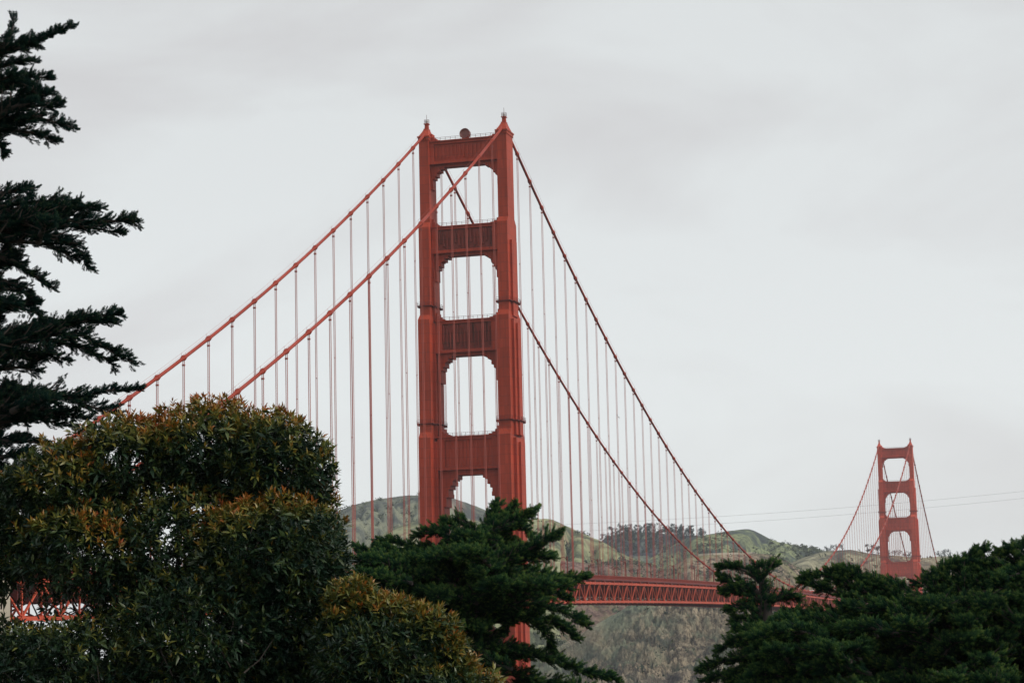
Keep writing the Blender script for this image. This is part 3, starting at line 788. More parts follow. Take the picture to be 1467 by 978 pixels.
# ---- dish on the near tower
d = empty('dish_antenna', (0.2, -1.0, 222.9), 0)
tag(d, 'round brown drum-shaped dish standing on the top strut of the near tower', 'antenna')
m = MB(); ax = Vector((-0.05, -1.0, 0.16)).normalized(); c0 = Vector((0, 0, 2.05))
prof = [(1.70, 0.75), (1.80, 0.75), (1.80, -0.7), (1.5, -0.95), (0.0, -1.05)]
def disc_lathe(m, prof, c0, ax, n=24):
    e = Vector((1, 0, 0)); e = (e-ax*e.dot(ax)).normalized(); g = ax.cross(e); b = len(m.v)
    for r_, h in prof:
        for k in range(n):
            a = 2*math.pi*k/n; m.v.append(tuple(c0+ax*h+e*(r_*math.cos(a))+g*(r_*math.sin(a))))
    for i in range(len(prof)-1):
        for k in range(n):
            m.f.append((b+i*n+k, b+i*n+(k+1) % n, b+(i+1)*n+(k+1) % n, b+(i+1)*n+k))
disc_lathe(m, prof, c0, ax)
m.build('drum', M_DISH, d)
m = MB(); disc_lathe(m, [(1.70, 0.74), (1.6, 0.45), (1.1, 0.2), (0.0, 0.08)], c0, ax); m.build('dish_face', M_DISH, d, True)
m = MB(); m.box(-0.9, 0.9, -0.5, 0.8, 0.0, 0.3); m.bar((-0.6, 0.2, 0.3), (-0.5, 0.2, 1.2), 0.2); m.bar((0.6, 0.2, 0.3), (0.5, 0.2, 1.2), 0.2)
m.build('mount', M_TOWER, d)

# ---- lamp posts on the deck
def lamp_proto(loc, rz):
    o = empty('street_lamp', loc, rz)
    m = MB(); m.lathe((0, 0, 0), [(0.36, 0), (0.36, 0.9), (0.22, 1.1), (0.17, 7.2), (0.13, 7.9), (0.0, 8.0)], 8); m.build('post', M_LAMP, o, True)
    m = MB(); m.tube([(0, 0, 6.6), (0.7, 0, 7.5), (1.5, 0, 7.75), (2.3, 0, 7.6)], [0.13, 0.13, 0.11, 0.11], 6); m.bar((0, 0, 7.4), (1.2, 0, 7.65), 0.07)
    m.build('arm', M_LAMP, o)
    m = MB(); m.lathe((2.3, 0, 7.05), [(0.02, 0), (0.24, 0.12), (0.34, 0.35), (0.30, 0.5), (0.1, 0.62), (0.0, 0.62)], 8); m.build('lamp_head', M_LAMPHEAD, o, True)
    return o
lp = None
ly = [-320+k*45.72 for k in range(7)] + [24+k*45.72 for k in range(13)] 
for y in ly:
    for side in (1, -1):
        loc = (side*13.35, y, zbot(y)+TD+1.0); rz = math.pi if side > 0 else 0
        o = lamp_proto(loc, rz) if lp is None else child_copy(lp, None)
        if lp is None: lp = o
        o.location = loc; o.rotation_euler = (0, 0, rz)
        if side > 0: tag(o, 'orange-red lamp post along the near, right-hand edge of the bridge deck', 'street lamp', 'street lamps on the near edge of the bridge')
        else: tag(o, 'orange-red lamp post along the far edge of the bridge deck', 'street lamp', 'street lamps on the far edge of the bridge')

# ---- white vehicles seen above the railing
def truck(y, x, h, label, body_len, rz=0):
    z = zbot(y)+TD+0.757
    o = empty('box_truck', (x, y, z), rz); tag(o, label, 'truck')
    m = MB(); m.box(-1.25, 1.25, -body_len/2, body_len/2-2.0, 0.95, h); m.box(-1.1, 1.1, -body_len/2, body_len/2, 0.6, 0.95); m.build('cargo_box', M_WHITE, o)
    m = MB(); m.frustum((-1.1, 1.1, body_len/2-1.9, body_len/2), 0.95, (-1.05, 1.05, body_len/2-1.9, body_len/2-0.6), 2.7); m.build('cab', M_WHITE, o)
    m = MB(); m.frustum((-0.95, 0.95, body_len/2-0.75, body_len/2-0.28), 1.75, (-0.92, 0.92, body_len/2-1.0, body_len/2-0.53), 2.5); m.build('windscreen', M_GLASS, o)
    for sx_ in (-1, 1):
        for yy in (-body_len/2+1.3, body_len/2-1.0):
            m = MB(); m.tube([(sx_*0.8, yy, 0.48), (sx_*1.15, yy, 0.48)], 0.48, 14); m.build('wheel', M_TYRE, o)
truck(424, 8.2, 4.1, 'white box truck on the bridge deck where the far cable meets the railing', 8.0)
truck(688, 8.0, 3.9, 'white box truck on the bridge deck near the lowest point of the near cable', 7.0, math.pi)

# ---- concrete pylon at the left edge
py = empty('concrete_pylon', (0, -361, 0)); tag(py, 'pale concrete pylon glimpsed behind the leaves at the left edge', 'pylon')
for sx_ in (-1, 1):
    m = MB(); x = sx_*19.5
    m.box(x-4.5, x+4.5, -8, 8, -2, 66); m.box(x-3.9, x+3.9, -7, 7, 66, 73); m.box(x-3.2, x+3.2, -6, 6, 73, 76)
    for k in (-2, 0, 2): m.box(x+k*1.4-0.4, x+k*1.4+0.4, -8.3, 8.3, 4, 63)
    m.build('shaft', M_CONC, py)
m = MB(); m.box(-15, 15, -7.5, 7.5, 40, 57.5); m.box(-15, 15, -7.2, 7.2, -2, 3); m.build('crossbeam', M_CONC, py)

# ---- power lines beyond the bridge
def wire(pts, D, label):
    """pts: photo positions at depth D, sagging between"""
    us = np.linspace(pts[0][0], pts[-1][0], 60); co = np.polyfit([p[0] for p in pts], [p[1] for p in pts], 2)
    m = MB(); m.tube([tuple(at(u, np.polyval(co, u), D)) for u in us], 0.10, 5)
    tag(m.build('power_line', M_WIRE), label, 'power line')
wire([(420, 758), (560, 761), (1035, 738), (1467, 703), (1540, 696)], 2300, 'upper of two thin power lines sagging across the hills and sky')
wire([(420, 768), (560, 772), (1035, 748), (1467, 713), (1540, 706)], 2310, 'lower of two thin power lines sagging across the hills and sky')

# ---- a gull
g = MB(); c = at(885.5, 597, 700)
pts = [(-0.75, 0, 0.35), (-0.4, 0, 0.2), (0, 0, 0.0), (0.4, 0, 0.12), (0.75, 0, -0.1)]
g.tube([(0, -0.3, 0), (0, -0.15, 0.03), (0, 0.05, 0.02), (0, 0.3, 0)], [0.02, 0.09, 0.08, 0.02], 6)
for a, b in zip(pts[:-1], pts[1:]):
    g.bar(a, b, 0.05, 0.22)
go = g.build('gull', M_GULL); go.location = c; go.rotation_euler = (0, 0.75, 0.3)
tag(go, 'tiny gull flying in the sky between the suspender ropes', 'bird')


# ------------------------------------------------------------------ vegetation
def rot_from_dirs(D, up_j):
    """D (n,3) unit x-axes; returns (n,3,3) with columns x,y,z"""
    up = np.tile(np.array([0, 0, 1.0]), (len(D), 1)) + up_j
    Y = np.cross(up, D); Y /= np.linalg.norm(Y, axis=1)[:, None]+1e-9
    Z = np.cross(D, Y)
    return np.stack([D, Y, Z], -1)

def frond_proto(seed, ncone=34):
    r = np.random.default_rng(seed); V = []; T = []
    for k in range(ncone):
        f = (k+0.5)/ncone; ang = k*2.399+r.normal()*0.3
        tw = (0.42*(1-f)**0.7+0.10)*r.uniform(0.55, 1.0)      # distance out along its side twig
        rad = np.array([0.75, math.cos(ang)*1.0, math.sin(ang)*0.55+0.15]); rad /= np.linalg.norm(rad)
        base = np.array([f*0.85, 0, 0.10*f*f]) + rad*tw*r.uniform(0.1, 0.75)
        dr = rad*0.8+np.array([0.5, 0, 0.12])+r.normal(size=3)*0.25; dr /= np.linalg.norm(dr)
        ln = r.uniform(0.18, 0.30); wd = r.uniform(0.032, 0.05)
        a = np.cross(dr, [0.1, 0.2, 1.0]); a /= np.linalg.norm(a); b = np.cross(dr, a)
        for q in range(3):
            V.append(base+(a*math.cos(q*2.094)+b*math.sin(q*2.094))*wd)
        V.append(base+dr*ln); T.append(f)
    V = np.array(V); i = np.arange(ncone)*4
    F = np.concatenate([np.stack([i, i+1, i+3], -1), np.stack([i+1, i+2, i+3], -1), np.stack([i+2, i, i+3], -1)])
    return V, F, np.repeat(T, 4)
FR = [frond_proto(100+i) for i in range(8)]

def fronds_mesh(name, pos, dirs, size, tint, m, parent):
    Vs, Fs, As = [], [], []; off = 0
    Rm = rot_from_dirs(dirs, rng.normal(size=dirs.shape)*0.25)
    which = rng.integers(0, len(FR), len(pos))
    for k, (V, F, T) in enumerate(FR):
        s = np.where(which == k)[0]
        if not len(s): continue
        W = np.einsum('nij,vj->nvi', Rm[s], V)*size[s][:, None, None] + pos[s][:, None, :]
        Vs.append(W.reshape(-1, 3)); Fs.append((F[None]+(np.arange(len(s))*len(V))[:, None, None]+off).reshape(-1, 3))
        As.append((tint[s][:, None]+0.6*(T[None]-0.5)+rng.normal(size=(len(s), len(V)//4)).repeat(4, 1)*0.05).ravel())
        off += len(s)*len(V)
    return mesh_np(name, np.concatenate(Vs), np.concatenate(Fs), m, parent, attrs={'tint': np.concatenate(As)})

def pad(points, Rv, Rd, nper, size, taper=0.75, t0=0.1, tintbase=0.4):
    """points: (k,3) world polyline. A thin core of fronds along it and many pointed side sprays; also returns twig segments"""
    P = np.array(points); seg = np.linalg.norm(np.diff(P, axis=0), axis=1); cum = np.concatenate([[0], np.cumsum(seg)]); Lg = cum[-1]
    def along(t): return np.stack([np.interp(t*Lg, cum, P[:, i]) for i in range(3)], -1)
    def frame(t):
        tan = along(np.minimum(t+0.1, 1))-along(np.maximum(t-0.1, 0)); tan /= np.linalg.norm(tan, axis=1)[:, None]+1e-9
        side = np.cross(tan, [0, 0, 1.0]); side /= np.linalg.norm(side, axis=1)[:, None]+1e-9
        return tan, side, np.cross(side, tan)
    def env_(t):
        e = np.clip((t-t0)*5, 0.3, 1)*np.clip((1.05-t)/taper, 0.12, 1)**0.8
        return e*(0.6+0.8*vnoise(t*Lg*1.9+P[0, 0]*3, t*0+P[0, 2]*7, 5))
    n = max(6, int(nper*Lg)); nc = int(n*0.30)
    t = t0+(1-t0)*rng.random(nc)**0.9; tan, side, up = frame(t); e = env_(t)
    ang = rng.random(nc)*2*math.pi; rr = rng.random(nc)**0.5; ca, sa = np.cos(ang), np.sin(ang)
    q1 = along(t)+side*(ca*rr*Rd*0.55*e)[:, None]+up*(sa*rr*Rv*0.55*e)[:, None]
    d1 = tan*0.8+side*(ca*0.6)[:, None]+up*(sa*0.3+0.15)[:, None]+rng.normal(size=(nc, 3))*0.2
    # side sprays: slim, pointed, mostly forwards and outwards, some drooping
    nb = max(4, int(Lg/max(0.045, Rv*0.24))); m_ = max(3, int(n*0.70/nb))
    tb_ = np.sort(t0+(1-t0)*rng.random(nb)); tan, side, up = frame(tb_); e = env_(tb_)
    ang = rng.random(nb)*2*math.pi; ca, sa = np.cos(ang), np.sin(ang)
    lift = np.where(rng.random(nb) < 0.25, -0.35, 0.22)
    bd = tan*rng.uniform(0.5, 1.2, nb)[:, None]+side*(ca*0.9)[:, None]+up*(sa*0.55*min(1.0, Rv/Rd*1.6)+lift)[:, None]; bd /= np.linalg.norm(bd, axis=1)[:, None]
    reach = np.hypot(ca*Rd, sa*Rv)*1.35*e*rng.uniform(0.6, 1.25, nb)+0.25*Rv
    b0 = along(tb_)
    f = rng.random((nb, m_))**0.8
    w_ = (0.16*Rv+0.05*reach)[:, None]*(1.1-f)
    q2 = b0[:, None, :]+bd[:, None, :]*(f*reach[:, None])[..., None]+rng.normal(size=(nb, m_, 3))*w_[..., None]*np.array([1, 1, 0.7])
    q2[..., 2] += (0.10*reach)[:, None]*f*f
    d2 = bd[:, None, :]*0.95+rng.normal(size=(nb, m_, 3))*0.28+np.array([0, 0, 0.14]); q2 = q2.reshape(-1, 3); d2 = d2.reshape(-1, 3)
    q = np.concatenate([q1, q2]); dr = np.concatenate([d1, d2]); dr /= np.linalg.norm(dr, axis=1)[:, None]
    nn = len(q); tipf = np.concatenate([np.full(nc, 0.2), f.ravel()])
    tint = tintbase-0.12+0.25*tipf+rng.normal(size=nn)*0.10
    ssz = np.concatenate([np.full(nc, 1.0), (1.0-0.35*f).ravel()])
    twigs = [(b0[i], b0[i]+bd[i]*reach[i]*0.9+np.array([0, 0, 0.08*reach[i]])) for i in range(nb)]
    return q, dr, size*ssz*rng.uniform(0.7, 1.2, nn), tint, twigs

def inpoly(u, v, poly):
    c = False; j = len(poly)-1
    for i in range(len(poly)):
        (a, b), (cc, d_) = poly[i], poly[j]
        if (b > v) != (d_ > v) and u < (cc-a)*(v-b)/(d_-b)+a: c = not c
        j = i
    return c

def cypress(label, D, trunk_u, top_v, limbs, masses, m, nper, size, Rd_k=1.6, keepout=(), nm=60, group=None, padR=0.32, plen=(1.0, 2.2), trunk_r=0.4, tb=0.4, ds=1.4, lk=1.0, tier=0.0):
    base = at(trunk_u, 900, D); gz = float(ground_z(base[0], base[1]))
    root = empty('cypress_tree', (base[0], base[1], gz)); tag(root, label, 'tree', group)
    topp = at(trunk_u, top_v, D); o3 = np.array([base[0], base[1], gz])
    wd = MB(); H = topp[2]-gz
    wd.tube([tuple(np.array([0.15*math.sin(k*1.3), 0.12*math.cos(k*1.7), -0.4+(H+0.2)*k/7])) for k in range(8)], [trunk_r*(1-0.8*k/7)+0.03 for k in range(8)], 10)
    Ps, Ds, Ss, Ts = [], [], [], []
    def add(pts, Rv, Rd, t0=0.1, den=1.0, tap=0.75, sz=1.0):
        a, b, c, e, tw = pad(pts, Rv, Rd, nper*den, size*sz, tap, t0, tb)
        for w0, w1 in tw: wd.tube([tuple(w0-o3), tuple(w1-o3)], [0.018, 0.007], 3)
        Ps.append(a); Ds.append(b); Ss.append(c); Ts.append(e)
        wd.tube([tuple(np.array(p)-o3) for p in pts], [max(0.008, 0.055*(1-k/(len(pts)-0.6))) for k in range(len(pts))], 6)
    for L_ in limbs:
        pts = [at(p[0], p[1], D+(p[2] if len(p) > 2 else 0)) for p in L_['p']]
        add(pts, L_.get('rv', padR)*lk, L_.get('rd', L_.get('rv', padR)*Rd_k), L_.get('t0', 0.08), L_.get('den', 1.0), L_.get('tap', 0.75), L_.get('sz', 1.0))
    pxm = FPX/D
    for poly, cnt in masses:
        u0, u1 = min(p[0] for p in poly), max(p[0] for p in poly); v0, v1 = min(p[1] for p in poly), max(p[1] for p in poly)
        k = 0; tries = 0
        while k < cnt and tries < cnt*40:
            tries += 1
            u = random.uniform(u0, u1); v = random.uniform(v0, v1)
            if tier: v = round((v+(u-trunk_u)*0.06)/tier)*tier-(u-trunk_u)*0.06+random.gauss(0, tier*0.10)
            if not inpoly(u, v, poly): continue
            if any(a <= u <= b_ and c_ <= v <= d_ for a, b_, c_, d_ in keepout): continue
            dz = random.gauss(0, ds); c = at(u, v, D+dz)
            out_ = np.array([c[0]-base[0], c[1]-base[1], 0]); nn = np.linalg.norm(out_); out_ = out_/nn if nn > 0.3 else np.array([random.gauss(0, 1), random.gauss(0, 1), 0])
            out_ = out_/(np.linalg.norm(out_)+1e-6); az = random.gauss(0, 0.5); out_ = np.array([out_[0]*math.cos(az)-out_[1]*math.sin(az), out_[0]*math.sin(az)+out_[1]*math.cos(az), 0])
            ln = random.uniform(*plen); up_ = random.uniform(-0.05, 0.35)
            p0 = c-out_*ln*0.6-np.array([0, 0, up_*0.5*ln]); p2 = c+out_*ln*0.4+np.array([0, 0, up_*0.3*ln])
            mid = (p0+p2)/2+np.array([0, 0, 0.08*ln])
            add([p0, mid, p2], padR*random.uniform(0.7, 1.2)*(0.62 if tier else 1), padR*Rd_k*random.uniform(0.8, 1.3), 0.0)
            k += 1
    wd.build('trunk', M_BARK, root, True)
    P = np.concatenate(Ps)-o3; 
    fronds_mesh('crown', P, np.concatenate(Ds), np.concatenate(Ss), np.concatenate(Ts), m, root)
    return root

# mid cypress, in front of the near tower's foot
mid_limbs = [
    dict(p=[(690, 800), (700, 755), (712, 722)], rv=0.35),
    dict(p=[(690, 775), (725, 738), (738, 722)], rv=0.22),
    dict(p=[(685, 775, -.5), (720, 752, -.6), (745, 745, -.6), (767, 732, -.6)], rv=0.28),
    dict(p=[(680, 770, .5), (710, 760, .5), (742, 752, .5), (756, 762, .4)], rv=0.26),
    dict(p=[(680, 790, .8), (715, 778, .8), (735, 780, .9)], rv=0.25),
    dict(p=[(690, 835, -.6), (730, 800, -.9), (765, 783, -1.0), (804, 763, -1.0)], rv=0.42),
    dict(p=[(690, 830), (740, 800, -.3), (785, 797, -.4)], rv=0.36),
    dict(p=[(690, 840, .5), (740, 822, .6), (780, 825, .6), (800, 832, .6)], rv=0.38),
    dict(p=[(690, 850, -.4), (760, 838, -.6), (800, 834, -.6), (838, 828, -.6)], rv=0.26),
    dict(p=[(680, 865, .2), (740, 850, .3), (790, 850, .3), (812, 858, .3)], rv=0.40),
    dict(p=[(680, 875, -.5), (745, 862, -.8), (800, 872, -.8), (838, 893, -.8)], rv=0.38),
    dict(p=[(690, 875, .3), (760, 880, .4), (800, 893, .4), (826, 915, .4)], rv=0.26),
    dict(p=[(700, 870), (755, 885, -.3), (782, 905, -.4), (790, 928, -.4)], rv=0.24),
    dict(p=[(660, 890, .1), (700, 873), (730, 885, -.2), (722, 905, -.2)], rv=0.16),
    dict(p=[(640, 940, .3), (720, 935, .2), (770, 937, .2), (820, 955, .1), (882, 973, .1)], rv=0.26),
    dict(p=[(650, 960, .3), (730, 965, .2), (800, 985, .2), (850, 1000, .2)], rv=0.40),
    dict(p=[(670, 930, -.3), (720, 928, -.4), (745, 930, -.4), (768, 938, -.4)], rv=0.22),
    dict(p=[(680, 780, -.2), (640, 765, -.3), (615, 762, -.3), (596, 768, -.3)], rv=0.30),
    dict(p=[(690, 765, .2), (660, 750, .2), (640, 748, .2)], rv=0.26),
    dict(p=[(680, 800, .2), (610, 790, .2), (570, 777, .2), (544, 775, .2)], rv=0.20),
    dict(p=[(680, 815, -.2), (600, 800, -.3), (560, 790, -.3), (540, 785, -.3)], rv=0.26),
    dict(p=[(670, 830), (580, 812), (530, 795), (512, 786)], rv=0.32),
]
mid_mass = [([(600, 800), (640, 785), (690, 765), (715, 765), (722, 790), (730, 820), (740, 850), (690, 872), (560, 878), (520, 850), (520, 815), (560, 805)], 100), ([(635, 862), (693, 872), (690, 935), (635, 935)], 22),
            ([(690, 830), (745, 825), (790, 840), (800, 862), (740, 872), (690, 872)], 14),
            ([(470, 850), (690, 870), (688, 930), (740, 950), (830, 975), (880, 1060), (430, 1060)], 75)]
cypress('dark green cypress with flat layered branches in front of the near tower base', 62, 668, 735, mid_limbs, mid_mass, M_CYP, 150, 0.27, keepout=[(692, 768, 884, 926)], lk=0.85, tier=25)

# right cypress with the small pointed top
rl = [
    dict(p=[(1092, 900), (1090, 860), (1088, 830), (1085, 812)], rv=0.26, tap=0.5),
    dict(p=[(1090, 835), (1070, 818), (1050, 811), (1033, 812)], rv=0.22),
    dict(p=[(1090, 830), (1098, 818), (1108, 810)], rv=0.26, tap=0.5),
    dict(p=[(1090, 850), (1065, 838), (1045, 832), (1033, 829)], rv=0.18),
    dict(p=[(1092, 860), (1065, 850), (1048, 846), (1035, 847)], rv=0.24),
    dict(p=[(1092, 870), (1120, 856), (1135, 852), (1142, 856)], rv=0.26),
    dict(p=[(1092, 880), (1070, 868), (1055, 870), (1044, 875)], rv=0.26),
    dict(p=[(1100, 900), (1075, 888), (1062, 887), (1052, 890)], rv=0.26),
    dict(p=[(1110, 920), (1085, 905), (1076, 906), (1070, 910)], rv=0.26),
    dict(p=[(1130, 950, -.3), (1085, 922, -.5), (1050, 922, -.5), (1030, 930, -.5)], rv=0.34),
    dict(p=[(1130, 970, .2), (1080, 948, .2), (1040, 945, .2), (1003, 960, .2)], rv=0.32),
    dict(p=[(1120, 985, -.2), (1080, 970, -.2), (1040, 968, -.2), (1010, 975, -.2)], rv=0.30),
    dict(p=[(1100, 900), (1140, 885), (1175, 880)], rv=0.35),
]
rm = [([(1085, 905), (1110, 902), (1150, 915), (1180, 940), (1180, 1060), (1060, 1060), (1050, 985), (1085, 945)], 85)]
cypress('dark green cypress with a small pointed top at the left end of the right-hand foliage', 58, 1095, 825, rl, rm, M_CYP, 150, 0.24, ds=1.1, lk=0.7, tier=26, group=None)
rl2 = [
    dict(p=[(1300, 860), (1240, 850), (1190, 825), (1165, 824), (1150, 833)], rv=0.20),
    dict(p=[(1300, 860), (1240, 835), (1215, 820), (1190, 820)], rv=0.22),
    dict(p=[(1290, 860), (1230, 860), (1190, 845), (1160, 836)], rv=0.22),
    dict(p=[(1300, 870), (1250, 835), (1225, 822), (1215, 826)], rv=0.26),
    dict(p=[(1300, 872), (1275, 845), (1250, 834), (1238, 832)], rv=0.26),
    dict(p=[(1320, 870), (1300, 848), (1280, 838), (1262, 836)], rv=0.26),
    dict(p=[(1350, 866), (1345, 846), (1330, 838), (1312, 837)], rv=0.26),
    dict(p=[(1300, 880, .5), (1210, 882, .5), (1160, 882, .4), (1125, 880, .4)], rv=0.30),
    dict(p=[(1300, 890, -.5), (1200, 892, -.7), (1140, 890, -.7), (1108, 892, -.7)], rv=0.30),
    dict(p=[(1440, 900), (1400, 850), (1375, 820), (1385, 800), (1409, 787)], rv=0.24),
    dict(p=[(1440, 900), (1360, 835), (1350, 818), (1372, 806)], rv=0.26),
    dict(p=[(1420, 900), (1340, 850), (1335, 830), (1345, 822)], rv=0.30),
    dict(p=[(1420, 850), (1400, 815), (1390, 806), (1400, 800)], rv=0.18),
    dict(p=[(1520, 860), (1450, 815), (1420, 806), (1401, 812)], rv=0.34),
    dict(p=[(1520, 850), (1460, 805), (1440, 793), (1428, 795)], rv=0.34),
    dict(p=[(1540, 840), (1490, 800), (1462, 787), (1445, 787)], rv=0.36),
    dict(p=[(1520, 870), (1450, 830), (1410, 818), (1386, 826)], rv=0.34),
    dict(p=[(1500, 870), (1430, 845), (1390, 835), (1360, 838)], rv=0.36),
]
rm2 = [([(1110, 912), (1200, 897), (1260, 876), (1330, 870), (1370, 862), (1425, 850), (1440, 826), (1470, 815), (1540, 810), (1560, 900), (1540, 1060), (1110, 1060)], 330)]
cypress('broad dark green cypress spreading across the lower right corner', 55, 1400, 860, rl2, rm2, M_CYP, 130, 0.27, keepout=[(1205, 1232, 850, 862)], ds=1.6, lk=0.85, tier=28)

# tall old cypress at the left edge
ll = [
    dict(p=[(-60, 80), (10, 72), (60, 55), (102, 37)], rv=0.13),
    dict(p=[(-60, 90), (0, 70), (16, 50), (20, 28)], rv=0.12, tap=0.6),
    dict(p=[(-60, 85), (0, 75), (30, 62), (52, 66)], rv=0.15),
    dict(p=[(-60, 105), (0, 95), (30, 88), (50, 88)], rv=0.13),
    dict(p=[(-60, 130), (0, 122), (40, 110), (70, 112)], rv=0.17),
    dict(p=[(-60, 140), (0, 128), (30, 122), (50, 126)], rv=0.17),
    dict(p=[(-60, 160), (0, 150), (50, 138), (72, 135)], rv=0.15),
    dict(p=[(-60, 165), (0, 158), (50, 152), (86, 150)], rv=0.19),
    dict(p=[(-60, 175), (0, 170), (60, 170), (101, 182)], rv=0.22),
    dict(p=[(-60, 185), (0, 185), (45, 190), (79, 202)], rv=0.20),
    dict(p=[(-60, 190), (-20, 198), (0, 205), (6, 221)], rv=0.12),
    dict(p=[(-60, 290), (0, 278), (25, 272), (44, 270)], rv=0.17),
    dict(p=[(-60, 300), (20, 292), (70, 288), (112, 291)], rv=0.22),
    dict(p=[(-60, 310), (30, 300), (90, 298), (141, 298)], rv=0.22),
    dict(p=[(-60, 320), (60, 312), (130, 318), (180, 316), (200, 318)], rv=0.27, tap=0.4),
    dict(p=[(-60, 325), (60, 320), (130, 326), (175, 334)], rv=0.24, tap=0.5),
    dict(p=[(-60, 330), (40, 330), (90, 345), (120, 362), (125, 383)], rv=0.22, tap=0.5),
    dict(p=[(-60, 340), (20, 345), (70, 350), (110, 372)], rv=0.22),
    dict(p=[(-60, 350), (20, 375), (50, 395), (76, 412)], rv=0.15),
    dict(p=[(-60, 380), (0, 400), (30, 412), (50, 430)], rv=0.17),
    dict(p=[(-60, 420), (0, 432), (30, 440), (55, 450)], rv=0.15),
    dict(p=[(-60, 490), (50, 470), (110, 458), (172, 449)], rv=0.18),
    dict(p=[(-60, 490), (60, 470), (110, 460), (166, 461)], rv=0.16),
    dict(p=[(-60, 500), (60, 478), (120, 480), (160, 503), (192, 519)], rv=0.24, tap=0.6),
    dict(p=[(-60, 500), (60, 485), (110, 495), (145, 510), (163, 523)], rv=0.24, tap=0.6),
    dict(p=[(-60, 510), (30, 505), (65, 508), (95, 515)], rv=0.20),
    dict(p=[(-60, 530), (0, 528), (30, 526), (57, 533)], rv=0.20),
    dict(p=[(-60, 600), (40, 560), (80, 568), (120, 570), (145, 560), (200, 557)], rv=0.10),
    dict(p=[(-60, 585), (30, 562), (80, 565), (130, 582), (172, 592)], rv=0.30, tap=0.6),
    dict(p=[(-60, 600), (30, 580), (80, 588), (125, 600)], rv=0.26),
    dict(p=[(-60, 620), (20, 600), (60, 600), (104, 612)], rv=0.22),
    dict(p=[(-60, 640), (0, 632), (40, 632), (68, 636)], rv=0.18),
    dict(p=[(-60, 670), (0, 655), (30, 650), (55, 656)], rv=0.24),
    dict(p=[(-60, 690), (0, 680), (30, 672), (50, 680)], rv=0.24),
]
lm = [([(-90, 110), (0, 115), (45, 125), (60, 160), (50, 190), (0, 200), (-90, 210)], 9),
      ([(-120, 270), (0, 275), (60, 295), (80, 320), (60, 345), (0, 350), (-120, 360)], 14),
      ([(-120, 350), (5, 355), (20, 400), (40, 440), (60, 470), (90, 485), (40, 530), (-120, 560)], 26),
      ([(-120, 540), (10, 560), (80, 575), (120, 595), (60, 610), (0, 615), (-120, 620)], 16),
      ([(-120, 610), (0, 630), (35, 640), (45, 690), (20, 800), (-120, 800)], 16)]
cypress('tall dark cypress at the left edge with separate ragged tiers of branches', 33, -75, 20, ll, lm, M_CYPL, 210, 0.13, lk=0.88, padR=0.17, plen=(0.5, 1.1), trunk_r=0.34, ds=0.6, tb=0.35)

